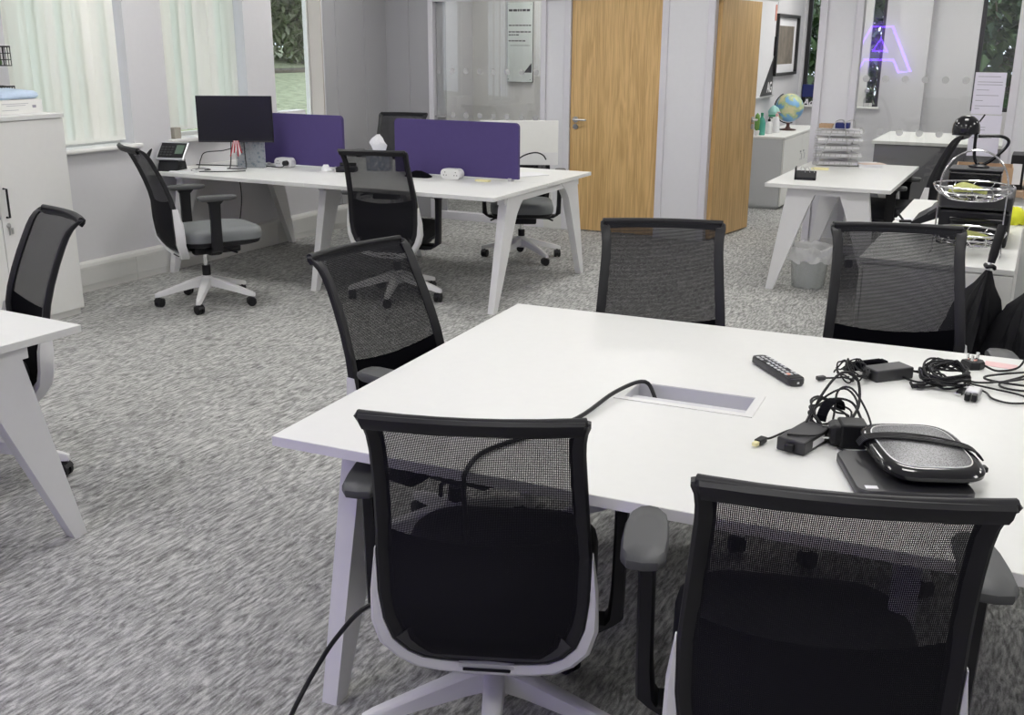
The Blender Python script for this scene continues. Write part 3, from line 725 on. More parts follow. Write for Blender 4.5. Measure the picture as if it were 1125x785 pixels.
chairs = [
 ('black mesh office chair in the foreground centre, back turned, white star base showing', (-1.015, 1.945), 1.94, .955, .98, seat_dark),
 ('black mesh office chair nearest the camera, in the right foreground corner', (-.282, 1.775), 1.85, 1.025, .1, seat_dark),
 ('black mesh office chair at the left end of the meeting table', (-1.557, 2.706), -.158, .974, .5, seat_dark),
 ('black mesh office chair behind the meeting table, in front of the closed wooden door', (-1.029, 3.141), -1.215, 1.009, .2, seat_dark),
 ('black mesh office chair behind the meeting table, in front of the white cabinet and umbrellas', (-.303, 3.345), -1.313, 1.022, .6, seat_dark),
 ('black mesh office chair behind the desk at the left edge, by the tall cabinet', (-3.461, 2.383), 4.323, .985, .35, seat_dark),
 ('grey-seated mesh office chair by the window wall, near the desk phone, seen from the side', (-4.665, 4.945), 1.06, 1.01, .75, seat_fab),
 ('black mesh office chair pushed to the bench desk in front of the tissue box', (-3.676, 5.648), 1.806, .992, 1.05, seat_dark),
 ('office chair behind the bench desk with a white board across its arms', (-3.52, 7.17), -1.10, .98, .95, seat_fab),
 ('black mesh office chair behind the bench desk, seen between the two purple screens', (-4.95, 7.55), -1.30, 1.02, .3, seat_dark),
 ('black mesh office chair at the desk by the glass partition, turned side on', (-.90, 7.99), PI - .05, 1.03, .2, seat_dark),
]
for lb, loc, a, h, st, sm_ in chairs: build_chair('office_chair', lb, loc, a, h, st, sm_, 'black mesh office chairs', -.02 if 'partition' in lb else (0 if 'behind the meeting table' in lb else 1))
build_chair('office_chair', 'black office chair inside the glazed meeting room behind the bench desk', (-4.35, 9.45), 2.6, .98, .2, seat_dark, 'black mesh office chairs')

# ================================================================== window blinds
def slat_mat():
    t = blind_m.node_tree; b = t.nodes['Principled BSDF']; o = t.nodes['Material Output']
    tl = t.nodes.new('ShaderNodeBsdfTranslucent'); tl.inputs[0].default_value = (.7, .7, .64, 1); mx = t.nodes.new('ShaderNodeMixShader'); mx.inputs[0].default_value = .12
    t.links.new(b.outputs[0], mx.inputs[1]); t.links.new(tl.outputs[0], mx.inputs[2]); t.links.new(mx.outputs[0], o.inputs[0])
slat_mat()
def blind(a, b, label, step, ang, zb):
    t = thing('vertical_blind', label, 'window blind', (XW - .085, (a + b) / 2, 0), 0, None); L = b - a
    bm = B(); box(bm, -.02, .02, -L / 2 + .005, L / 2 - .005, 2.30, 2.345, bev=.004); link('head_rail', bm, white_plastic, t)
    n = int((L - .03) / step); y = -L / 2 + .045; src = None
    bm = B(); W_ = .0445
    R = [[Vector((.003 * math.cos(u * PI / 2 * 1.0), u * W_, z)) for u in (-1, -.5, 0, .5, 1)] for z in (zb, 2.30)]
    loft(bm, R, closed_ring=False); bmesh.ops.solidify(bm, geom=bm.faces[:], thickness=.0007)
    box(bm, -.0025, .004, -W_, W_, zb, zb + .03)
    me = bm_to(bm, 'slat', blind_m)
    while y < L / 2 - .03:
        o = bpy.data.objects.new('slat', me); C.objects.link(o); o.parent = t; o.location = (0, y, 0); o.rotation_euler = (0, 0, math.radians(ang + 6 * math.sin(y * 37))); y += step
blind(4.45, 5.39, 'closed off white vertical blind in the window beside the tall cabinet', .070, -22, .955)
blind(5.74, 6.60, 'off white vertical blind with ribbed slats in the window behind the monitor', .074, -34, .985)
o = B(); box(o, -.03, .03, -.033, .033, 0, .078, bev=.004); o = link('card_box', o, mat('grey beige card', (.36, .34, .29), .6)); o.location = (XW - .02, 5.80, ZS + .028); tag(o, 'small grey beige box on the sill left of the monitor', 'box')
o = B(); box(o, -.05, .05, -.17, .17, 0, .13, bev=.008); o = link('white_box', o, white_plastic); o.location = (XW - .05, 7.15, ZS + .028); tag(o, 'low white box on the sill of the far left window, above the purple screen', 'box')

# ================================================================== things on the bench desk
# monitor
t = thing('computer_monitor', 'black widescreen computer monitor switched off on the bench desk', 'monitor', (-5.205, 5.925, T + .002), math.radians(27))
bm = B(); box(bm, -.27, .27, -.012, .012, .185, .510, bev=.003); box(bm, -.16, .16, .012, .035, .22, .46, bev=.01); m_ = link('screen_housing', bm, black_pl, t)
bm = B(); box(bm, -.264, .264, -.0135, -.0122, .200, .504); link('screen_panel', bm, screen_black, m_)
bm = B(); box(bm, -.268, .268, -.0132, -.0121, .186, .197); link('bottom_bezel', bm, dark_grey_pl, m_)
bm = B(); tube(bm, [(-.045, .03, .25), (-.05, .02, .10), (-.058, 0, .006), (-.055, -.075, .006), (.055, -.075, .006), (.058, 0, .006), (.05, .02, .10), (.045, .03, .25)], .0045, 8, smooth=3); link('wire_stand', bm, dark_grey_pl, t, True)
# leaflet holder
t = thing('leaflet_holder', 'clear holder with blue and white leaflets standing behind the monitor stand', 'leaflet holder', (-5.17, 6.03, T), math.radians(20))
bm = B(); box(bm, -.105, .105, .0, .012, .0, .23, bev=.001); link('leaflets', bm, leaflet_m, t)
bm = B(); box(bm, -.11, .11, -.015, -.012, 0, .19); box(bm, -.11, .11, -.05, .03, 0, .003); link('clear_front', bm, clear_pl, t)
# red cable connectors bunch
t = thing('cable_bunch', 'bunch of red and white cable ends hanging below the monitor', 'cables', (-5.19, 5.90, T + .09), math.radians(27))
for k in range(7):
    a = -.03 + .01 * k; bm = B(); tube(bm, [(a * .5, .005, .11), (a, .0, .05 + .01 * (k % 3)), (a * 1.4, -.01, .012 * (k % 4))], .0045, 6, smooth=3); link('cable_end', bm, [mat('red plug', (.45, .03, .04)), white_plastic][k % 2], t)
# desk phone
t = thing('desk_phone', 'black desk phone with silver-edged display on the window end of the bench desk', 'telephone', (-5.535, 5.60, T), math.radians(14))
RX = Matrix.Translation((0.02, 0, .135)) @ Matrix.Rotation(math.radians(48), 4, 'X')
bm = B(); box(bm, -.11, .11, -.075, .075, -.012, .008, bev=.006, mtx=RX); link('console', bm, alu, t)
bm = B(); box(bm, -.095, .10, -.062, .064, .0085, .0105, mtx=RX); d_ = link('keypad_face', bm, black_pl, t)
bm = B(); box(bm, .03, .09, -.03, .045, .0108, .0125, mtx=RX); link('display', bm, lcd, d_)
bm = B()
for i in range(4):
    for j in range(4): box(bm, -.085 + .026 * i, -.067 + .026 * i, -.045 + .022 * j, -.032 + .022 * j, .0108, .0135, mtx=RX)
link('keys', bm, dark_grey_pl, d_)
bm = B(); prism(bm, [(-.07, 0), (.08, 0), (.05, .11), (-.02, .10)], lambda u, v, w_: (w_, u, v), -.07, .08); link('foot', bm, black_pl, t)
bm = B(); tube(bm, [(-.135, -.09, .085), (-.14, -.04, .135), (-.14, .03, .195), (-.135, .075, .215)], .019, 12, smooth=4); link('handset', bm, gloss_black, t, True)
bm = B(); tube(bm, [(.07, -.01, .03), (.10, -.03, .04), (.09, -.05, .015), (.06, -.03, .01), (.08, -.01, .03)], .003, 6, smooth=4); link('cord', bm, black_pl, t)
def sheet(name, label, cat, x, y, z, w_, d, rz, m, th=.001, group=None, parent=None):
    bm = B(); box(bm, -w_ / 2, w_ / 2, -d / 2, d / 2, 0, th); o = link(name, bm, m); o.location = (x, y, z); o.rotation_euler = (0, 0, rz); return tag(o, label, cat, group)
sheet('paper_stack', 'white papers lying flat in front of the desk phone', 'papers', -5.40, 5.62, T + .0005, .21, .16, .35, paper, .006)
sheet('paper_sheet', 'white sheet lying flat under the monitor cables', 'papers', -5.32, 5.85, T + .0005, .297, .21, .25, paper)
def power_module(x, y, label, plug=False):
    t = thing('power_module', label, 'power socket', (x, y, T), .03)
    p = rrect(.155, .068, .0335, 7)
    bm = B(); loft(bm, [[Vector((u * k, w_, v + .035)) for u, v in p] for k, w_ in ((.93, -.032), (1, -.026), (1, .026), (.93, .032))]); b = link('housing', bm, white_plastic, t, True)
    bm = B()
    for cx in (-.04, .04):
        for dx, dz in ((0, .012), (-.010, -.008), (.010, -.008)): box(bm, cx + dx - .003, cx + dx + .003, -.0335, -.0318, .035 + dz - .003, .035 + dz + .003)
    link('socket_holes', bm, dark_grey_pl, b)
    if plug:
        bm = B(); q = [(.019 * math.cos(a * PI / 8) + .04, .019 * math.sin(a * PI / 8) + .035) for a in range(16)]
        prism(bm, q, lambda u, v, w_: (u, w_, v), -.065, -.034)
        tube(bm, [(.04, -.06, .03), (.02, -.065, .008), (-.05, -.06, .004), (-.20, -.03, .004), (-.34, -.12, .004), (-.52, -.16, .004), (-.66, -.20, .004)], .0035, 6, smooth=5)
        o = link('mains_plug', bm, black_pl); o.location = t.location; o.rotation_euler = t.rotation_euler; tag(o, 'black mains plug and cable in the white socket beside the monitor', 'plug')
power_module(-4.96, 6.155, 'white pill-shaped power socket with a black plug in it, beside the monitor', True)
power_module(-3.545, 6.155, 'white pill-shaped power socket without a plug, near the yellow note')
def cable(name, label, pts, r, m=black_pl, smooth=6, cat='cable'):
    bm = B(); tube(bm, pts, r, 7, smooth=smooth); o = link(name, bm, m, None, True); return tag(o, label, cat)
cable('monitor_cable', 'black cable looping from the monitor onto the bench desk', [(-5.20, 5.93, .89), (-5.28, 5.87, .86), (-5.40, 5.81, .845), (-5.42, 5.78, .80), (-5.40, 5.73, .74), (-5.36, 5.66, .735), (-5.30, 5.74, .735), (-5.40, 5.77, .735), (-5.42, 5.70, .735), (-5.33, 5.60, .735), (-5.15, 5.68, .735), (-5.03, 5.80, .735)], .0035)
cable('hanging_cable', 'thin black cable hanging under the bench desk by the side-on chair', [(-5.05, 5.75, .70), (-5.04, 5.75, .55), (-5.03, 5.70, .38), (-5.00, 5.62, .25), (-5.12, 5.55, .19), (-5.30, 5.52, .20), (-5.36, 5.50, .27)], .004)
tag(link('yellow_notes', (lambda b: box(b, -.05, .05, -.02, .02, 0, .012, bev=.001))(B()), yellow_pap), 'pale yellow sticky note pad at the foot of the right purple screen', 'sticky notes').location = (-3.30, 6.135, T)
tag(link('black_pouch', (lambda b: loft(b, [[Vector((x * k, y * k, z)) for x, y in rrect(.20, .09, .03)] for k, z in ((.95, 0), (1, .006), (.7, .025), (.25, .042))]))(B()), black_fab, None, True), 'low black pouch between the tissue box and the white socket', 'pouch').location = (-3.80, 6.13, T)
# tissue box
t = thing('tissue_box', 'patterned blue and white tissue box with a white tissue pulled up', 'tissue box', (-4.25, 6.33, T), math.radians(24))
bm = B(); box(bm, -.085, .085, -.06, .06, 0, .135, bev=.003); link('box', bm, tissue_m, t)
bm = B(); rnd = random.Random(4); R = []
for z, r in ((.134, .03), (.16, .035), (.19, .045), (.215, .035), (.245, .006)):
    R.append([Vector((r * (1.25 + .45 * math.sin(3 * a + z * 20)) * math.cos(a), r * .5 * (1 + .4 * math.cos(2 * a + z * 9)) * math.sin(a), z + .012 * math.sin(4 * a))) for a in [k * 2 * PI / 14 for k in range(14)]])
loft(bm, R); link('tissue', bm, paper, t)
t = thing('black_case', 'small black open case on the desk, left of the tissue box', 'case', (-4.40, 6.14, T), math.radians(20))
bm = B(); box(bm, -.07, .07, -.045, .045, 0, .035, bev=.006); link('base', bm, black_pl, t); bm = B(); box(bm, -.06, .06, .03, .04, .037, .06, bev=.003); link('lid', bm, gloss_black, t)
bm = B(); R = []
for k in range(6):
    z = .0 + k * .008; R.append([Vector((.045 * (1 - .12 * k) * (1 + .3 * math.sin(3 * a + k)) * math.cos(a), .03 * (1 - .12 * k) * math.sin(a), z)) for a in [j * 2 * PI / 12 for j in range(12)]])
loft(bm, R); o = link('crumpled_tissue', bm, paper); o.location = (-4.58, 6.14, T); tag(o, 'crumpled white tissue at the end of the left purple screen', 'tissue')
# far side of the bench: white board across the arms of the far chair, curved cable, papers
t = thing('white_board', 'white board with a paler lower strip, propped on the arms of the far chair', 'board', (-3.605, 7.29, .712), math.radians(26.7))
bm = B(); box(bm, -.30, .30, -.008, .008, .0, .335, bev=.002); link('panel', bm, cab_white, t)
bm = B(); box(bm, -.30, .295, -.012, -.0082, .0, .095, bev=.001); link('lower_strip', bm, white_plastic, t)
cable('curved_cable', 'thin black cable arching above the far side of the bench desk', [(-3.36, 6.64, .734), (-3.34, 6.70, .80), (-3.30, 6.75, .845), (-3.22, 6.77, .868), (-3.16, 6.77, .855), (-3.13, 6.76, .825)], .005)
sheet('paper_sheet', 'white papers on the far half of the bench desk by the arching cable', 'papers', -3.22, 6.58, T + .0005, .21, .297, -.6, paper, .004)

# ================================================================== things on the meeting table
t = thing('remote_control', 'black television remote control with pale buttons', 'remote control', (-.579, 2.807, T), math.atan2(-.182, .156))
bm = B()
loft(bm, [[Vector((x, y * k, z)) for x, y in ((s, q) for s, q in [(-u, v) for u, v in rrect(.235, .05, .018, 4)])] for k, z in ((.7, 0), (1, .006), (1, .016), (.92, .021))]); link('body', bm, dark_grey_pl, t, True)
bm = B(); box(bm, -.100, .108, -.020, .020, .0212, .0222); fc = link('face', bm, black_pl, t)
bm = B()
for i in range(9):
    for j in range(3):
        if (i, j) in ((2, 0), (6, 2)): continue
        x = -.088 + .0205 * i; y = -.0145 + .0145 * j; box(bm, x - .006, x + .006, y - .004, y + .004, .0222, .0245, bev=.0008)
link('buttons', bm, grey_board, fc)
bm = B(); box(bm, .070, .082, -.013, -.004, .0222, .0249); link('red_button', bm, orange_lbl, fc)
bm = B(); box(bm, .1165, .1185, -.003, .003, .008, .013); link('emitter', bm, white_plastic, t)

cable('power_cable', 'thick black power cable from the sunk tray over the table edge to the floor', [(-.80, 2.50, .665), (-.83, 2.515, .70), (-.868, 2.525, .745), (-.905, 2.40, .747), (-.925, 2.20, .737), (-.985, 2.03, .736), (-1.025, 1.90, .7365), (-1.008, 1.80, .737), (-1.0, 1.770, .715), (-.995, 1.765, .60), (-1.02, 1.755, .50), (-1.10, 1.72, .44), (-1.193, 1.68, .421), (-1.269, 1.66, .331), (-1.306, 1.62, .254), (-1.318, 1.565, .197), (-1.33, 1.50, .12), (-1.35, 1.40, .03), (-1.36, 1.25, .007)], .0055)

def coil(bm, c, r, n, z, seed, rr=.0028, tilt=.2, el=.8):
    rnd = random.Random(seed); P = []
    for k in range(n * 8):
        a = k * 2 * PI / 8 + .3 * math.sin(k); q = r * rnd.uniform(.75, 1.08)
        P.append((c[0] + q * math.cos(a), c[1] + q * el * math.sin(a), z + .004 + .03 * rnd.random() * (1 + tilt * math.sin(a)) + tilt * .1 * (1 + math.sin(a))))
    tube(bm, P, rr, 6, smooth=4)
def brick(name, label, loc, rz, L, W_, Hh, group=None):
    t = thing(name, label, 'power adapter', (*loc, T), rz, group)
    bm = B(); box(bm, -L / 2, L / 2, -W_ / 2, W_ / 2, .0, Hh, bev=.004); link('brick', bm, dark_grey_pl, t)
    bm = B(); box(bm, -L / 2 - .012, -L / 2 + .001, -.011, .011, .006, .024, bev=.003); link('cable_boot', bm, black_pl, t)
    return t
# adapter 1, standing near the speakerphone, looped cable tied with a strap
t = brick('laptop_charger', 'grey black laptop charger with looped cable and yellow tip, nearest the sunk tray', (-.400, 2.300), math.radians(76), .145, .068, .032)
bm = B(); coil(bm, (.135, .0), .060, 4, .0, 5, .0026, .15, .8)
tube(bm, [(-.05, .02, .034), (-.02, -.035, .036), (.05, -.036, .034), (.10, -.02, .02)], .0022, 6, smooth=4)
tube(bm, [(.09, .03, .02), (.15, .035, .07), (.22, .02, .115), (.25, -.01, .10), (.20, -.04, .05), (.12, -.045, .02)], .0036, 6, smooth=5)
tube(bm, [(.09, .04, .02), (.16, .045, .05), (.20, .0, .085), (.18, -.045, .06), (.12, -.05, .02)], .0028, 6, smooth=5)
tube(bm, [(.07, .045, .01), (.03, .06, .008), (-.04, .065, .010), (-.055, .075, .012)], .0026, 6, smooth=5)
link('looped_cable', bm, black_pl, t, True)
bm = B(); R = [[Vector((.135 + (.052 + k) * math.cos(a), .0 + w_, .035 + (.034 + k) * math.sin(a))) for a in [j * PI / 9 for j in range(10)]] for k, w_ in ((0, -.012), (.004, -.012), (.004, .012), (0, .012))]
bm2 = B(); loft(bm2, [[R[k][i] for k in range(4)] for i in range(10)]); link('strap', bm2, black_fab, t)
bm = B(); box(bm, -.085, -.052, .066, .083, .003, .016, bev=.002); tp = link('plug_tip', bm, black_pl, t)
bm = B(); box(bm, -.100, -.085, .069, .080, .005, .013); link('yellow_tip', bm, yellow_pap, tp)
bm = B(); box(bm, -.03, .03, -.0345, -.0342, .008, .024); link('white_label', bm, paper, t)
# mains plug adapter, black block
t = thing('plug_adapter', 'chunky black plug adapter lying between the charger and the speakerphone', 'power adapter', (-.318, 2.340, T), math.radians(20))
bm = B(); box(bm, -.015, .045, -.03, .03, .0, .058, bev=.005); b = link('block', bm, black_pl, t)
bm = B(); q = rrect(.054, .050, .010, 3); loft(bm, [[Vector((x, u * k, v * k + .029)) for u, v in q] for k, x in ((1, -.015), (1, -.026), (.8, -.036))]); link('plug_body', bm, black_pl, b)
bm = B()
for y, z in ((0, .043), (-.011, .02), (.011, .02)): box(bm, -.052, -.036, y - .003, y + .003, z - .002, z + .002)
link('pins', bm, chrome, b)
bm = B(); tube(bm, [(.045, 0, .025), (.058, .0, .02), (.062, .03, .015), (.055, .09, .03), (.04, .14, .055), (0, .15, .06), (-.05, .11, .05), (-.08, .05, .03)], .0032, 6, smooth=5)
tube(bm, [(.045, .01, .02), (.060, .0, .03), (.058, .06, .06), (.03, .11, .10), (.0, .12, .09), (-.01, .09, .04), (-.02, .06, .01)], .0026, 6, smooth=5)
tube(bm, [(-.02, -.03, .004), (.0, -.05, .003), (.03, -.055, .003), (.05, -.035, .003)], .0026, 6, smooth=5)
link('cable', bm, black_pl, t, True)
# adapter 2 and its bundle
t = brick('laptop_charger', 'flat black laptop charger with its cable bundled at the left, beyond the remote', (-.300, 2.915), math.radians(47), .125, .062, .033)
bm = B(); coil(bm, (-.105, .0), .034, 4, 0, 8, .0024, .12, 1.0); bm2 = B(); coil(bm2, (-.135, .01), .028, 3, 0, 9, .0022, .1, 1.0); link('cable_loop', bm2, black_pl, t, True)
tube(bm, [(-.12, .01, .012), (-.15, .02, .01), (-.17, .03, .008), (-.185, .035, .008)], .0026, 6, smooth=3)
link('bundled_cable', bm, black_pl, t, True)
bm = B(); tube(bm, [(.06, 0, .015), (.085, -.01, .012), (.10, -.03, .01)], .0036, 6, smooth=3); link('output_cable', bm, black_pl, t, True)
bm = B(); box(bm, -.205, -.180, .030, .044, .003, .014, bev=.002); link('connector', bm, dark_grey_pl, t)
bm = B(); box(bm, -.09, .03, .055, .075, .006, .034, bev=.007); box(bm, .02, .045, .05, .08, .0, .03, bev=.006); link('strap', bm, black_fab, t)
# big coil
t = thing('cable_coil', 'thick coil of black cable with a jack plug at its left', 'cable', (-.155, 2.925, T), math.radians(10))
bm = B(); coil(bm, (0, 0), .064, 8, 0, 21, .0031, .1, 1.0); coil(bm, (.01, -.01), .048, 6, .008, 22, .0031, .1, 1.0)
tube(bm, [(-.04, .04, .02), (-.09, .05, .012), (-.105, .01, .008), (-.06, -.035, .01), (-.02, -.03, .03)], .003, 6, smooth=5)
tube(bm, [(-.02, -.03, .02), (-.055, -.055, .01), (-.07, -.075, .008), (-.02, -.05, .01), (.03, -.01, .02)], .003, 6, smooth=5); link('coiled_cable', bm, black_pl, t, True)
bm = B(); tube(bm, [(-.055, -.055, .010), (-.085, -.07, .008)], .007, 8); tube(bm, [(-.085, -.07, .008), (-.088, -.045, .010)], .004, 8); link('jack_plug', bm, black_pl, t)
# usb plug and video adapter
t = thing('usb_plug', 'black and silver usb plug at the end of the coiled cable', 'plug', (-.107, 2.865, T), math.radians(-100))
bm = B(); box(bm, -.02, .02, -.008, .008, 0, .011, bev=.002); link('grip', bm, black_pl, t); bm = B(); box(bm, .02, .034, -.006, .006, .003, .008); link('tip', bm, chrome, t)
t = thing('video_adapter', 'silver grey video adapter with black ends lying right of the coil', 'adapter', (-.077, 2.835, T), math.radians(-95))
bm = B(); box(bm, -.03, .02, -.018, .018, 0, .024, bev=.004); link('shell', bm, alu, t); bm = B(); box(bm, .02, .042, -.015, -.002, .003, .021, bev=.002); box(bm, .02, .042, .002, .015, .003, .021, bev=.002); link('sockets', bm, black_pl, t)
# uk plug with pins up and its looped flex
t = thing('mains_plug', 'black three-pin mains plug lying pins up near the far table edge', 'plug', (-.093, 3.125, T), math.radians(40))
bm = B(); loft(bm, [[Vector((u * k, v * k, z)) for u, v in [(-.028, -.022), (-.028, .022), (.0, .027), (.022, .018), (.030, 0), (.022, -.018), (0, -.027)]] for k, z in ((.9, 0), (1, .004), (1, .017), (.9, .022))]); b = link('body', bm, black_pl, t)
bm = B(); box(bm, .006, .011, -.004, .004, .022, .046); box(bm, -.018, -.013, .007, .0135, .022, .041); box(bm, -.018, -.013, -.0135, -.007, .022, .041); link('pins', bm, chrome, b)
bm = B(); box(bm, -.010, .004, -.006, .006, .0222, .0235); link('fuse_label', bm, orange_lbl, b)
cable('plug_flex', 'long black flex looped across the right end of the meeting table', [(-.065, 3.11, .745), (-.03, 3.10, .737), (.02, 3.16, .737), (.04, 3.19, .765), (.07, 3.18, .79), (.055, 3.08, .75), (-.02, 2.98, .736), (.03, 2.94, .736), (.16, 3.0, .736), (.20, 3.12, .736), (.10, 3.16, .736), (-.04, 3.04, .740), (-.05, 2.99, .740), (.05, 2.97, .742), (.12, 2.98, .742), (.16, 3.05, .742), (.10, 3.09, .742), (0, 3.0, .740), (-.07, 2.95, .740), (-.11, 2.93, .75)], .0031)
cable('thin_cable', 'thin black cable loop in front of the long flex', [(-.10, 2.90, .745), (-.05, 2.885, .736), (-.03, 2.84, .735), (.01, 2.82, .735), (.055, 2.85, .735), (.04, 2.90, .735), (-.03, 2.92, .737), (-.09, 2.93, .740)], .0028)
sheet('pink_slip', 'small pale pink paper slip beside the mains plug', 'paper slip', -.025, 3.185, T + .0005, .085, .05, -.1, pink_pap, .001)
# speakerphone on its case
t = thing('speakerphone_case', 'flat dark zip case lying under the round-cornered speakerphone', 'case', (-.172, 2.185, T), math.radians(22))
bm = B(); loft(bm, [[Vector((x * k, y * k, z)) for x, y in rrect(.235, .225, .025, 4)] for k, z in ((.98, 0), (1, .004), (1, .018), (.98, .021))]); link('case_body', bm, dark_grey_pl, t, True)
bm = B(); box(bm, -.10, -.075, -.10, -.085, .021, .022); link('tag', bm, paper, t)
t = thing('speakerphone', 'black conference speakerphone with pale ring and its cable wrapped across', 'speakerphone', (-.150, 2.250, T + .0225), math.radians(24))
def sq(k, p=4.0, a=.106, b=.152):
    return [(a * k * math.copysign(abs(math.cos(q)) ** (2 / p), math.cos(q)), b * k * math.copysign(abs(math.sin(q)) ** (2 / p), math.sin(q))) for q in [j * 2 * PI / 40 + .01 for j in range(40)]]
bm = B(); loft(bm, [[Vector((x, y, z)) for x, y in sq(k)] for k, z in ((.80, 0), (.90, .008), (.99, .018), (1.0, .026), (.96, .033), (.86, .037), (.80, .037))]); b = link('body', bm, gloss_black, t, True)
bm = B(); loft(bm, [[Vector((x, y, z)) for x, y in sq(k)] for k, z in ((.795, .036), (.79, .0385), (.55, .0415), (.2, .043))]); link('grille', bm, grille_m, b, True)
bm = B(); tube(bm, [(x, y, .0375) for x, y in sq(.80)], .0016, 6, closed=True); link('trim_ring', bm, alu_lt, b)
bm = B()
for k in range(5): tube(bm, [(-.118, .030 + .006 * k, .022), (-.10, .028 + .006 * k, .040), (-.04, .02 + .005 * k, .046 + .001 * k), (.04, -.004 + .006 * k * (1 + .4 * math.sin(k * 2)), .046), (.10, -.03 + .007 * k, .040), (.122, -.035 + .006 * k, .020)], .0023, 6, smooth=5)
link('wrapped_cable', bm, black_pl, t, True)
bm = B(); box(bm, .092, .128, -.055, -.035, .0, .012, bev=.003); link('usb_end', bm, black_pl, t)

# ================================================================== tall cabinet at the left wall and what stands on it
t = thing('tall_cabinet', 'tall white two-door cabinet against the window wall at the left edge', 'cabinet', (-5.14, 4.38, 0))
bm = B(); box(bm, -.45, -.02, -.99, 0, .04, 1.18); box(bm, -.42, -.03, -.98, -.01, 0, .04); link('carcass', bm, cab_white, t)
bm = B(); box(bm, -.455, .004, -.995, .004, 1.182, 1.207, bev=.002); link('top_panel', bm, white_lam, t)
for i, (a, b_) in enumerate(((-.988, -.498), (-.494, -.004))):
    bm = B(); box(bm, -.019, -.001, a, b_, .045, 1.178, bev=.0015); dd = link('door', bm, cab_white, t)
    y = -.46 if i else -.53
    bm = B(); tube(bm, [(-.002, y, .66), (.025, y, .66), (.025, y, .82), (-.002, y, .82)], .006, 8); link('handle', bm, black_pl, dd)
    if i:
        bm = B(); tube(bm, [(-.001, y, .615), (.006, y, .615)], .014, 16); link('lock', bm, chrome, dd)
        bm = B(); box(bm, .006, .009, y - .004, y + .004, .56, .605); box(bm, .009, .011, y + .010, y + .024, .565, .60); link('key', bm, steel, dd)
t = thing('carton', 'white printed carton on top of the tall cabinet', 'box', (-5.40, 4.225, 1.207), 0)
bm = B(); box(bm, -.11, .11, -.145, .145, 0, .078, bev=.002); link('box', bm, cab_white, t)
bm = B(); box(bm, .1102, .1108, .075, .100, .03, .045); box(bm, .1102, .1106, -.13, .05, .055, .057); box(bm, .1102, .1106, -.10, .03, .045, .047); box(bm, .1102, .1106, -.13, -.02, .02, .022); link('print', bm, ink_grey, t)
bm = B(); loft(bm, [[Vector((x * k, y * k + .0 * z, z + .006 * math.sin(y * 30 + x * 17))) for x, y in rrect(.23, .28, .03, 4)] for k, z in ((.92, 0), (1, .012), (.98, .028), (.85, .042), (.4, .047))]); o = link('wrapped_pack', bm, paper_blue, None, True); o.location = (-5.41, 4.23, 1.287 + .006); tag(o, 'soft pale blue plastic-wrapped pack on the white carton', 'pack')
def wire_basket(name, label, loc, L, W_, Hh, legs=0):
    t = thing(name, label, 'wire basket', loc)
    bm = B(); r = .003
    for z in (0.003, Hh * .33, Hh * .66, Hh): tube(bm, [(-W_ / 2, -L / 2, z), (W_ / 2, -L / 2, z), (W_ / 2, L / 2, z), (-W_ / 2, L / 2, z)], r if 0 < z < Hh else .005, 6, closed=True)
    n = int(L / .045)
    for k in range(n + 1):
        y = -L / 2 + L * k / n
        tube(bm, [(-W_ / 2, y, Hh), (-W_ / 2, y, .003), (W_ / 2, y, .003), (W_ / 2, y, Hh)], r, 6)
    for k in range(1, 5):
        x = -W_ / 2 + W_ * k / 5; tube(bm, [(x, -L / 2, Hh), (x, -L / 2, .003), (x, L / 2, .003), (x, L / 2, Hh)], r, 6)
    link('basket', bm, black_pl, t)
    if legs:
        bm = B()
        for y in (-L / 2 + .02, L / 2 - .2):
            for x in (-W_ / 2, W_ / 2): tube(bm, [(x, y, Hh), (x, y, Hh + legs)], .004, 6)
        link('posts', bm, black_pl, t)
    return t
wire_basket('wire_basket', 'lower black wire basket beside the carton on the tall cabinet', (-5.545, 4.175, 1.2105), .36, .11, .14, .115)
wire_basket('wire_basket', 'upper black wire basket raised on posts above the tall cabinet', (-5.545, 4.175, 1.4665), .36, .11, .11)
for z, lb in ((1.216, 'green packet in the lower black wire basket'), (1.472, 'green packet in the upper black wire basket')):
    bm = B(); loft(bm, [[Vector((x * k, y * k, zz)) for x, y in rrect(.07, .20, .02, 3)] for k, zz in ((.9, 0), (1, .01), (.95, .04), (.6, .055))]); o = link('green_packet', bm, leaf1, None, True); o.location = (-5.545, 4.22, z); tag(o, lb, 'packet')

# ================================================================== right side: desk items
t = thing('letter_trays', 'five-tier silver wire letter tray stack full of papers, by the partition post', 'letter tray', (-1.415, 8.33, T), math.radians(10))
for k in range(5):
    z = .012 + .058 * k; bm = B(); r = .0022
    for a, b_ in ((0, .03), ): 
        tube(bm, [(-.16, -.11, z), (.16, -.11, z), (.16, .11, z), (-.16, .11, z)], .003, 6, closed=True); tube(bm, [(-.16, -.11, z + .022), (.16, -.11, z + .022), (.16, .11, z + .022), (-.16, .11, z + .022)], .003, 6, closed=True)
    for j in range(9): tube(bm, [(-.16 + .04 * j, -.11, z + .022), (-.16 + .04 * j, -.11, z), (-.16 + .04 * j, .11, z)], r, 5)
    link('tray', bm, steel, t)
bm = B()
for x, lean in ((-.13, .10), (.11, -.06)):
    tube(bm, [(x, -.118, 0), (x + lean, -.118, .30), (x + lean + .02, -.10, .335), (x + lean + .05, -.09, .345), (x + lean + .07, -.08, .33), (x + lean + .075, -.06, .28)], .004, 7, smooth=3)
link('carry_frame', bm, steel, t, True)
rnd = random.Random(3)
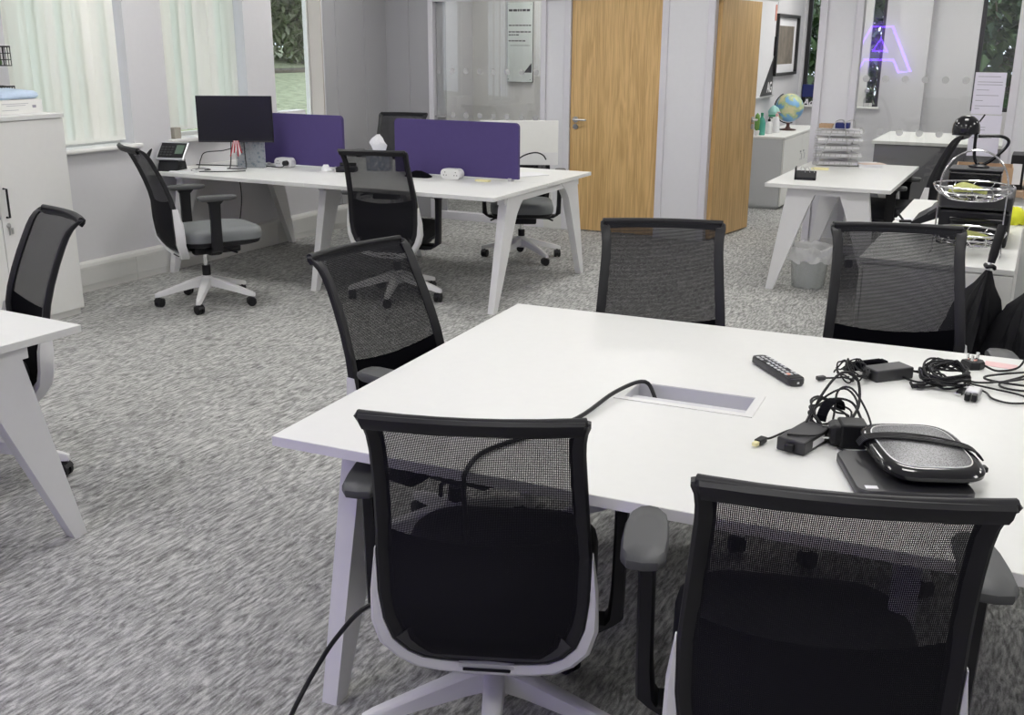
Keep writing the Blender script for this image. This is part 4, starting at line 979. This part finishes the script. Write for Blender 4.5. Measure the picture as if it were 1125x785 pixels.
for k in range(5):
    z = .016 + .058 * k
    o = sheet('paper_stack', ['papers in the lowest letter tray', 'papers in the second letter tray from the bottom', 'papers in the middle letter tray', 'papers in the second letter tray from the top', 'papers in the topmost letter tray'][k], 'papers', -1.40 + .02 * rnd.random(), 8.33, T + z, .295 + .03 * (k % 2), .20, math.radians(10) + rnd.uniform(-.06, .06), paper, .012 + .01 * rnd.random())
tag(link('card_box', (lambda b: box(b, -.05, .05, -.04, .04, 0, .032, bev=.002))(B()), cardboard), 'small brown card box on the topmost letter tray', 'box').location = (-1.49, 8.28, T + .012 + .232 + .035)
tag(link('card_box', (lambda b: box(b, -.05, .05, -.04, .04, 0, .042, bev=.002))(B()), navy), 'small navy blue box on the topmost letter tray', 'box').location = (-1.375, 8.30, T + .012 + .232 + .035)
o = sheet('paper_stack', 'papers and an envelope stacked right of the letter trays', 'papers', -1.17, 8.36, T + .0005, .16, .24, .3, paper, .02)
o = sheet('envelope', 'pinkish envelope on the desk by the partition, atop the loose papers', 'envelope', -1.14, 8.33, T + .022, .18, .11, .6, mat('pinkish envelope', (.72, .58, .50), .7), .003)
sheet('yellow_notes', 'pale yellow sticky notes in front of the letter trays', 'sticky notes', -1.45, 7.95, T + .0005, .12, .076, .1, yellow_pap, .012)
t = thing('card_holder', 'black card holder standing at the front left of the desk by the partition', 'holder', (-1.425, 7.30, T), math.radians(8))
bm = B(); prism(bm, [(-.045, 0), (.045, 0), (.045, .055), (-.045, .018)], lambda u, v, w_: (w_, u, v), -.07, .07); link('tray', bm, black_pl, t)
bm = B(); box(bm, -.07, -.062, -.045, .045, .0, .085, bev=.002); link('end_plate', bm, black_pl, t)
bm = B()
for k in range(3): tube(bm, [(-.03 + .03 * k, .046, .04), (-.035 + .03 * k, .03, .075), (-.015 + .03 * k, -.02, .085), (.0 + .03 * k, -.03, .05)], .002, 6, smooth=4)
link('wire_clips', bm, steel, t)
# bin with clear bag
t = thing('waste_bin', 'clear plastic waste bin under the desk by the partition', 'waste bin', (-1.335, 7.24, 0))
bm = B(); lathe(bm, [(.108, .002), (.112, .004), (.135, .27), (.139, .275), (.133, .272), (.110, .008), (.0, .006)], 32, cap=False); link('bin_body', bm, clear_pl, t, True)
bm = B(); tube(bm, [(.136 * math.cos(a), .136 * math.sin(a), .275) for a in [k * PI / 16 for k in range(32)]], .0035, 6, closed=True); link('rim', bm, grey_board, t)
bm = B(); R = []
for z, r in ((.012, .098), (.05, .104), (.10, .108), (.16, .114), (.22, .120), (.27, .124), (.292, .140), (.290, .158), (.262, .166), (.225, .160), (.19, .158)):
    q_ = max(0, (r - .124) / .04); row = []
    for k in range(72):
        a = k * 2 * PI / 72; nv = noise.noise(Vector((math.cos(a) * 2.2, math.sin(a) * 2.2, z * 22))); n2 = noise.noise(Vector((math.cos(a) * 6, math.sin(a) * 6, z * 30 + 5)))
        f = r * (1 + (.05 + .16 * q_) * nv + (.03 + .06 * q_) * n2); row.append(Vector((f * math.cos(a), f * math.sin(a), z + (.012 + .03 * q_) * nv + .02 * q_ * n2)))
    R.append(row)
loft(bm, R, cap=False); o = link('bin_bag', bm, bag_m, None, True); o.location = (-1.335, 7.24, .0); tag(o, 'thin clear bag crumpled over the rim of the waste bin', 'bin bag')

# low white cabinet with printer and things
t = thing('low_cabinet', 'low white cabinet carrying the black printer, behind the right-hand mesh chair', 'cabinet', (-.635, 4.55, 0))
bm = B(); box(bm, .02, .60, .012, 1.95, .05, .726); box(bm, .05, .57, .04, 1.92, 0, .05); link('carcass', bm, cab_white, t)
bm = B(); box(bm, 0, .60, 0, 1.96, .728, .75, bev=.002); link('top_panel', bm, white_lam, t)
bm = B(); box(bm, .022, .598, -.002, .010, .055, .722, bev=.0015); link('end_panel', bm, cab_white, t)
for k in range(3):
    bm = B(); box(bm, .002, .018, .012 + .648 * k, .652 + .648 * k, .055, .722, bev=.0015); dd = link('door', bm, cab_white, t)
    bm = B(); y = .60 + .648 * k; tube(bm, [(.003, y, .5), (-.018, y, .5), (-.018, y, .62), (.003, y, .62)], .005, 8); link('handle', bm, black_pl, dd)
t = thing('printer', 'black office printer on the low white cabinet', 'printer', (-.235, 5.26, .75), 0)
bm = B(); box(bm, -.145, .145, -.21, .20, .0, .155, bev=.010); link('body', bm, black_pl, t)
bm = B(); box(bm, -.15, .15, -.215, .205, .162, .23, bev=.012); link('lid', bm, dark_grey_pl, t)
bm = B(); box(bm, -.10, .12, -.217, -.21, .09, .125, bev=.002); link('paper_slot', bm, gloss_black, t)
bm = B(); prism(bm, [(-.145, .11), (-.145, .16), (-.26, .085), (-.27, .065), (-.26, .06)], lambda u, v, w_: (u, w_, v), -.17, .12); link('side_tray', bm, black_pl, t)
bm = B(); prism(bm, [(-.135, .165), (-.135, .175), (-.20, .13), (-.19, .12)], lambda u, v, w_: (u, w_, v), -.19, .17); link('scan_flap', bm, dark_grey_pl, t)
o = thing('clipboard', 'white papers with a black pen clip at the left of the printer', 'papers', (-.545, 5.62, .75), .4)
bm = B(); box(bm, -.06, .075, -.10, .10, 0, .006); link('papers', bm, paper, o)
bm = B(); box(bm, -.08, -.02, -.06, -.045, .006, .02, bev=.003); tube(bm, [(-.045, .0, .01), (-.075, .03, .05)], .006, 8); link('clip', bm, black_pl, o)
# wire fruit basket with two tiers
t = thing('fruit_basket', 'two-tier silver wire fruit basket in front of the printer', 'fruit basket', (-.24, 4.83, .75), 0)
bm = B(); r = .0035
for x in (-.132, .132): tube(bm, [(x * 1.05, 0, .003), (x, 0, .10), (x, 0, .30)], r, 8)
tube(bm, [(.132 * math.cos(a), 0, .29 + .152 * math.sin(a)) for a in [k * PI / 20 for k in range(21)]], .004, 8)
for sx in (-1, 1): tube(bm, [(sx * .139, -.06, .004), (sx * .139, .06, .004)], r, 6)
link('frame', bm, chrome, t, True)
for z0, rr, nm in ((.10, .150, 'lower_tier'), (.295, .158, 'upper_tier')):
    bm = B()
    tube(bm, [(rr * math.cos(a), rr * math.sin(a), z0) for a in [k * PI / 20 for k in range(40)]], .0042, 7, closed=True)
    tube(bm, [(rr * .93 * math.cos(a), rr * .93 * math.sin(a), z0 - .022) for a in [k * PI / 20 for k in range(40)]], .0028, 6, closed=True)
    tube(bm, [(rr * .62 * math.cos(a), rr * .62 * math.sin(a), z0 - .055) for a in [k * PI / 14 for k in range(28)]], .003, 6, closed=True)
    for k in range(12):
        a = k * 2 * PI / 12; a2 = a + .35; c_, s_ = math.cos, math.sin
        tube(bm, [(rr * c_(a), rr * s_(a), z0), (rr * .92 * c_(a + .1), rr * .92 * s_(a + .1), z0 - .025), (rr * .6 * c_(a2), rr * .6 * s_(a2), z0 - .056), (.02 * c_(a2), .02 * s_(a2), z0 - .06)], .0024, 6, smooth=2)
    link(nm, bm, chrome, t, True)
def banana_skin(z, label, sx, seed, n=4):
    t = thing('banana', label, 'banana', (-.24 + sx, 4.82, .75 + z), seed * .7); 
    for k in range(n):
        bm = B(); a = k * .5 - .7; P = [(-.075, -.03 + .018 * k, .012), (-.03, -.01 + .018 * k, .022 + .004 * k), (.03, .0 + .016 * k, .022), (.075, -.02 + .014 * k, .012)]
        q = smooth_path(P, 5); m = len(q); R = []
        for i, p in enumerate(q):
            rad = .013 * max(.25, math.sin(PI * (i + .6) / (m + .2)) ** .5); R.append([Vector((p.x, p.y + rad * math.cos(b), p.z + rad * math.sin(b))) for b in [j * PI / 4 for j in range(8)]])
        loft(bm, R); link('finger', bm, banana, t, True)
banana_skin(.256, 'bunch of greenish bananas in the upper tier of the wire fruit basket', -.02, 0)
banana_skin(.061, 'greenish bananas in the lower tier of the wire fruit basket', .02, 1, 3)
# black box on the printer with a domed lamp
t = thing('black_box', 'shallow glossy black box on top of the printer', 'box', (-.255, 5.32, .982), 0)
bm = B(); box(bm, -.115, .105, -.10, .09, 0, .075, bev=.006); b = link('body', bm, gloss_black, t); bm = B(); box(bm, -.118, .108, -.103, .093, .077, .088, bev=.003); link('lid', bm, black_pl, t)
t = thing('desk_lamp', 'black domed desk lamp with a looped stem on the shallow black box', 'lamp', (-.285, 5.34, 1.071), 0)
bm = B(); prof_ = [(.060, .150), (.061, .165), (.058, .19), (.047, .213), (.028, .228), (0, .233)]
lathe(bm, prof_, 28, c=(-.045, 0)); box(bm, -.10, -.02, -.05, .02, .143, .152, bev=.004); sh_ = link('dome_shade', bm, gloss_black, t, True)
bm = B(); tube(bm, [(.008, 0, .205), (.020, 0, .225), (.027, 0, .238)], .004, 6); link('switch', bm, black_pl, sh_)
bm = B(); tube(bm, [(.0, 0, .15), (.005, 0, .05), (.03, 0, .010), (.075, 0, .03), (.13, 0, .09), (.14, 0, .125), (.11, 0, .142), (.06, 0, .143), (.01, 0, .140)], .0075, 10, smooth=6); link('looped_stem', bm, gloss_black, t, True)
bm = B(); lathe(bm, [(0, 0), (.045, 0), (.045, .006), (.02, .012), (0, .012)], 24, c=(.03, 0)); link('foot', bm, black_pl, t, True)
# cardboard box, box files, brown top, yellow cloth
t = thing('cardboard_box', 'open brown cardboard box behind the black lamp', 'cardboard box', (-.27, 6.27, .75), .05)
bm = B()
for q in ((-.14, .14, -.12, -.115), (-.14, .14, .115, .12), (-.14, -.135, -.115, .115), (.135, .14, -.115, .115)): box(bm, *q, 0, .24)
box(bm, -.135, .135, -.115, .115, 0, .004); link('carton', bm, cardboard, t)
bm = B(); box(bm, .14, .145, -.115, .115, .15, .245, mtx=Matrix.Translation((.03, 0, -.02)) @ Matrix.Rotation(.3, 4, 'Y')); link('flap', bm, cardboard, t)
t = thing('side_table', 'brown topped side unit behind the printer at the right edge', 'table', (-.17, 6.75, 0))
bm = B(); box(bm, 0, 1.3, 0, .62, .765, .80, bev=.002); link('table_top', bm, brown_wood, t); bm = B(); box(bm, .03, 1.27, .03, .59, 0, .765); link('body', bm, grey_board, t)
for k, (m_, lb) in enumerate(((black_pl, 'black box file with a white spine label on the brown side unit, at left'), (dark_grey_pl, 'black box file with a white and red spine label on the side unit, at right'))):
    t = thing('box_file', lb, 'box file', (-.12 + .085 * k, 6.86, .80), 0)
    bm = B(); box(bm, -.037, .037, -.03, .22, 0, .20, bev=.003); b = link('body', bm, m_, t); bm = B(); box(bm, -.026, .026, -.0315, -.0303, .03, .15); link('label', bm, paper, b)
    if k: bm = B(); box(bm, -.022, .0, -.0325, -.0316, .035, .06); link('red_mark', bm, orange_lbl, b)
bm = B(); R = []
for z, r in ((0, .055), (.02, .065), (.05, .058), (.075, .035), (.082, .008)): R.append([Vector((r * (1 + .15 * math.sin(3 * a + z * 60)) * math.cos(a), r * .8 * math.sin(a), z + .006 * math.sin(5 * a))) for a in [k * PI / 10 for k in range(20)]])
loft(bm, R); o = link('yellow_cloth', bm, yellow_pl, None, True); o.location = (-.085, 5.80, .752); tag(o, 'bright yellow crumpled cloth on the cabinet right of the printer', 'cloth')
# umbrellas leaning on the cabinet end
def umbrella(name, label, top, foot, handle_r, fat, seed):
    t = thing(name, label, 'umbrella', foot); top = Vector(top); foot = Vector(foot); ax = top - foot; L = ax.length; q = ax.to_track_quat('Z', 'Y').to_matrix().to_4x4()
    bm = B(); tube(bm, [(0, 0, 0), (0, 0, L - .12)], .004, 8); bmesh.ops.transform(bm, matrix=q, verts=bm.verts); link('shaft', bm, steel, t)
    bm = B(); lathe(bm, [(0, L - .15), (.014, L - .15), (.0155, L - .13), (handle_r, L - .12), (handle_r * 1.05, L - .02), (handle_r * .9, L), (0, L)], 16); bmesh.ops.transform(bm, matrix=q, verts=bm.verts); link('handle', bm, black_sm, t, True)
    bm = B(); tube(bm, [(.018 * math.cos(a), .018 * math.sin(a), L - .165 + .004 * math.sin(3 * a)) for a in [k * PI / 6 for k in range(12)]], .008, 6, closed=True); bmesh.ops.transform(bm, matrix=q, verts=bm.verts); link('strap', bm, black_sm, t, True)
    bm = B(); R = []
    for k in range(15):
        u = k / 14; z = .06 + u * (L - .24); r = fat * (.12 + .95 * math.sin(PI * min(1, .12 + (1 - u) * .62)) ** 1.2) * (1 - .75 * max(0, (u - .85) / .15)); 
        if u < .35: r *= .25 + .75 * u / .35
        R.append([Vector((r * (1 + .26 * math.cos(4 * a + u * 3 + seed) + .18 * math.cos(8 * a + 9 * u)) * math.cos(a), r * (1 + .26 * math.cos(4 * a + u * 3 + seed) + .18 * math.cos(8 * a + 9 * u)) * math.sin(a), z + .035 * math.cos(8 * a) * (1 - u))) for a in [j * 2 * PI / 36 for j in range(36)]])
    loft(bm, R); bmesh.ops.transform(bm, matrix=q, verts=bm.verts); link('canopy', bm, umbrella_m, t, True)
umbrella('umbrella', 'black folded umbrella leaning handle up against the low white cabinet', (-.100, 4.44, .945), (-.235, 4.26, 0), .017, .085, 1)
umbrella('umbrella', 'second black umbrella, bulkier and further right by the cabinet corner', (.06, 4.36, .93), (.04, 4.24, 0), .017, .12, 4)
t = thing('black_bag', 'black cloth bag slumped on the floor at the right frame edge', 'bag', (.29, 4.56, 0), .2)
bm = B(); R = []
for z, r in ((0, .15), (.1, .17), (.3, .17), (.5, .16), (.70, .13), (.86, .06)): R.append([Vector((r * (1 + .10 * math.sin(6 * a + z * 9)) * math.cos(a), r * .8 * (1 + .1 * math.sin(5 * a)) * math.sin(a), z + .02 * math.sin(3 * a))) for a in [k * PI / 16 for k in range(32)]])
loft(bm, R); link('body', bm, umbrella_m, t, True); bm = B(); tube(bm, [(-.05, 0, .82), (-.04, .02, .93), (.0, .0, .97), (.04, 0, .93), (.05, 0, .82)], .010, 8, smooth=4); link('handles', bm, black_fab, t, True)

# ================================================================== notices on the partition glass
def notice(x0, z0, label, lines):
    t = thing('notice', label, 'notice', (x0, YB - .0095, z0))
    bm = B(); box(bm, 0, .21, -.0006, .0, 0, .297); link('paper', bm, paper_lil, t)
    bm = B(); 
    for i, l in enumerate(lines): box(bm, .02, .02 + .17 * l, -.0011, -.0007, .265 - .019 * i, .269 - .019 * i)
    link('printed_lines', bm, ink_grey, t)
notice(-.515, 1.128, 'upper of the two white printed notices taped to the partition glass', [.9, .0, 1, 1, 0, .5, 0, .9, 0, .3, 0, 1, .2])
notice(-.508, .822, 'lower of the two white notices on the partition glass, behind the lamp', [0, .3, .0, .5, .5, 0, .8, .8])

# ================================================================== room with the globe
t = thing('low_cabinet', 'low grey sided cabinet under the globe in the back room', 'cabinet', (-2.70, 10.676, 0))
bm = B(); box(bm, 0, .365, 0, 1.75, .03, .705); box(bm, .01, .34, .02, 1.7, 0, .03); link('carcass', bm, grey_board, t)
bm = B(); box(bm, -.0, .385, -.008, 1.755, .706, .728, bev=.002); link('top_panel', bm, cab_white, t)
for k in range(2):
    bm = B(); box(bm, .367, .383, .004 + .875 * k, .868 + .875 * k, .035, .70, bev=.0015); dd = link('door', bm, cab_white, t)
    y = .80 if k == 0 else .95; bm = B(); tube(bm, [(.383, y, .52), (.396, y, .52)], .011, 12); tube(bm, [(.383, y, .44), (.40, y, .44), (.40, y, .5), (.383, y, .5)], .004, 6); link('handle', bm, steel, dd)
t = thing('globe', 'world globe on a dark stand on the back room cabinet', 'globe', (-2.50, 11.62, .728), .5)
bm = B(); bmesh.ops.create_uvsphere(bm, u_segments=40, v_segments=24, radius=.150, matrix=Matrix.Translation((0, 0, .235)) @ Matrix.Rotation(.4, 4, 'Y')); gl_ = link('ball', bm, globe_m, t, True)
bm = B(); tube(bm, [(.163 * math.sin(a), 0, .235 + .163 * math.cos(a)) for a in [math.radians(d) for d in range(-28, -205, -12)]], .006, 8); link('meridian_arm', bm, black_pl, t, True)
bm = B(); lathe(bm, [(0, 0), (.085, 0), (.09, .008), (.03, .02), (.018, .04), (.018, .075), (0, .08)], 28); link('foot', bm, mat('dark red brown wood', (.10, .035, .025), .4), t, True)
def bottle(name, label, cat, x, y, prof_, m, cap=None, capm=None, pump=False):
    t = thing(name, label, cat, (x, y, .728)); bm = B(); lathe(bm, prof_, 20); link('bottle', bm, m, t, True)
    top = prof_[-1][1]
    if cap: bm = B(); lathe(bm, [(0, top - .004), (cap, top - .004), (cap, top + .022), (0, top + .024)], 16); 
    if cap and pump: tube(bm, [(0, 0, top + .02), (0, 0, top + .04), (.035, -.01, top + .038)], .006, 8)
    if cap: link('cap', bm, capm, t)
bottle('cleaning_bottle', 'teal green bottle in the doorway, beside the open door handle', 'bottle', -2.590, 10.80, [(0, 0), (.036, 0), (.04, .01), (.04, .12), (.03, .155), (.013, .18), (.013, .20)], teal_gl, .015, green_pl)
bottle('soap_bottle', 'white soap dispenser with a black pump on the back room cabinet', 'bottle', -2.565, 11.02, [(0, 0), (.034, 0), (.036, .01), (.036, .10), (.028, .115), (.012, .125)], white_plastic, .014, black_pl, True)
bottle('spray_bottle', 'tall white spray bottle with pink tip on the back room cabinet', 'bottle', -2.53, 11.20, [(0, 0), (.034, 0), (.036, .01), (.034, .11), (.02, .15), (.014, .17)], paper, .016, pink_pl, True)
t = thing('cactus', 'small green cactus in a pot, half hidden by the open door', 'plant', (-2.62, 10.735, .728)); bm = B(); lathe(bm, [(0, 0), (.024, 0), (.03, .05), (0, .05)], 16); link('pot', bm, white_plastic, t); bm = B(); lathe(bm, [(.012, .05), (.024, .07), (.027, .14), (.022, .20), (.0, .225)], 16); link('stem', bm, cactus, t, True)
t = thing('tissue_tub', 'green lidded tub with aqua tissue behind the globe', 'tub', (-2.62, 11.42, .728)); bm = B(); lathe(bm, [(0, 0), (.045, 0), (.05, .15), (0, .15)], 20); link('tub', bm, white_plastic, t); bm = B(); lathe(bm, [(.052, .15), (.052, .168), (0, .17)], 20); link('lid', bm, green_pl, t)
bm = B(); R = [[Vector((r * (1 + .3 * math.sin(3 * a + z * 30)) * math.cos(a), r * math.sin(a), z)) for a in [k * PI / 8 for k in range(16)]] for z, r in ((.168, .04), (.20, .055), (.24, .04), (.265, .01))]; loft(bm, R); link('tissue', bm, aqua, t, True)
t = thing('whiteboard', 'whiteboard on the wall right behind the open door', 'whiteboard', (-2.729, 10.55, 1.075))
bm = B(); box(bm, 0, .012, 0, 1.12, .012, .97); link('board', bm, paper, t)
bm = B(); box(bm, 0, .018, 1.12, 1.135, 0, .985); box(bm, 0, .018, 0, 1.12, .97, .985); box(bm, 0, .05, 0, 1.135, 0, .012); link('frame', bm, alu, t)
bm = B(); box(bm, .013, .025, 1.03, 1.06, .78, .94, bev=.003); link('red_tag', bm, orange_lbl, t)
bm = B(); box(bm, .013, .04, 1.075, 1.115, .42, .62, bev=.006); link('black_magnet', bm, black_pl, t)
bm = B(); prism(bm, [(.60, .016), (1.115, .016), (1.115, .42)], lambda u, v, w_: (w_, u, v), .0125, .016); po = link('pennant', bm, win_dark, t)
text_mesh('pennant_letters', 'AG', .15, paper, po, Matrix.Translation((.017, .885, .05)) @ Matrix.Rotation(PI / 2, 4, 'Z') @ Matrix.Rotation(PI / 2, 4, 'X'))
t = thing('framed_picture', 'black framed sepia photograph on the back room wall', 'picture', (-2.729, 11.66, 1.285))
bm = B(); Lp, Hp = 1.05, .645
for q in ((0, Lp, 0, .03), (0, Lp, Hp - .03, Hp), (0, .03, .03, Hp - .03), (Lp - .03, Lp, .03, Hp - .03)): box(bm, .0, .045, q[0], q[1], q[2], q[3], bev=.002)
link('frame', bm, win_dark, t); bm = B(); box(bm, .0, .01, .03, Lp - .03, .03, Hp - .03); mo = link('mount', bm, paper, t); bm = B(); box(bm, .0102, .012, .17, Lp - .15, .12, Hp - .12); link('photograph', bm, photo_m, mo)
t = thing('window_letters', 'white cut-out letters standing on the sill beside the globe', 'sign', (-2.665, YE + .02, .918)); text_mesh('letters', 'Ad', .10, paper, t, Matrix.Rotation(PI / 2, 4, 'X'), .006, .25)
tag(link('navy_box', (lambda b: box(b, -.11, .06, -.03, .03, 0, .15, bev=.012))(B()), navy), 'navy blue box on the sill behind the white letters', 'box').location = (-2.58, YE + .075 - .02, .918 + .09)
t = thing('white_table', 'white table in the room behind the partition glass', 'table', (-1.49, 10.72, 0)); tabletop('table_top', t, [(0, 0), (1.45, 0), (1.45, 1.30), (0, 1.30)], T - .03)
bm = B(); box(bm, .02, 1.43, .06, .08, .06, T - .03); link('modesty_panel', bm, mat('dark grey modesty panel', (.13, .13, .14), .5), t)
for x in (.03, 1.38):
    bm = B(); box(bm, x, x + .04, .1, 1.2, 0, T - .03); link('end_panel', bm, grey_board, t)
t = thing('glass_ornament', 'small clear bottle on the sill of the second back window', 'bottle', (-1.93, YE + .0, .918)); bm = B(); lathe(bm, [(0, 0), (.035, 0), (.037, .08), (.014, .12), (.014, .15)], 16); link('bottle', bm, clear_pl, t, True); bm = B(); lathe(bm, [(0, .15), (.03, .17), (.03, .2), (0, .22)], 16); link('stopper', bm, chrome, t, True)

# ================================================================== meeting room sign
t = thing('wall_sign', 'tall white printed sign on the meeting room wall behind the glass', 'sign', (-5.215, 10.262, 1.215))
bm = B(); box(bm, 0, .30, -.018, .0, 0, .81, bev=.001); b = link('board', bm, win_dark, t); bm = B(); box(bm, .004, .300, -.0195, -.0182, .004, .808); f_ = link('face', bm, mat('pale green white print', (.74, .80, .77), .5), b)
bm = B(); rnd = random.Random(2)
def words(x0, x1, z, hgt):
    x = x0
    while x < x1 - .01:
        w_ = rnd.uniform(.018, .045); box(bm, x, min(x + w_, x1), -.0202, -.0196, z, z + hgt); x += w_ + .008
words(.02, .28, .715, .022)
for x1, z in ((.28, .57), (.29, .505), (.15, .475), (.22, .415)): words(.02, x1, z, .012)
words(.04, .27, .372, .005); link('printed_lines', bm, ink, f_)
bm = B(); prism(bm, [(.20, .10), (.29, .10), (.29, .20)], lambda u, v, w_: (u, w_, v), -.0203, -.0196); link('corner_mark', bm, ink, f_)
bm = B()
for x in (.02, .28):
    for z in (.03, .785): tube(bm, [(x, -.0192, z), (x, -.026, z)], .005, 10)
link('fixings', bm, chrome, b)

# ================================================================== neon sign on the wall behind the camera (seen reflected in the partition glass)
t = thing('neon_sign', 'purple neon letter sign on the wall behind the photographer, seen as a reflection', 'neon sign', (-2.575, YF, 0))
bm = B(); r = .020; y = .05
tube(bm, [(-.16, y, 1.90), (.16, y, 1.90), (.50, y, 1.205), (.32, y, 1.20), (.225, y, 1.385), (-.225, y, 1.385), (-.32, y, 1.20), (-.50, y, 1.205)], r, 8, closed=True)
tube(bm, [(0, y, 1.72), (.11, y, 1.525), (-.11, y, 1.525)], .028, 8, closed=True)
link('neon_tube', bm, neon_m, t)
bm = B()
for x, z in ((-.15, 1.89), (.15, 1.89), (.40, 1.21), (-.40, 1.21), (0, 1.70)): tube(bm, [(x, .001, z), (x, .05, z)], .006, 6)
link('standoffs', bm, alu, t)
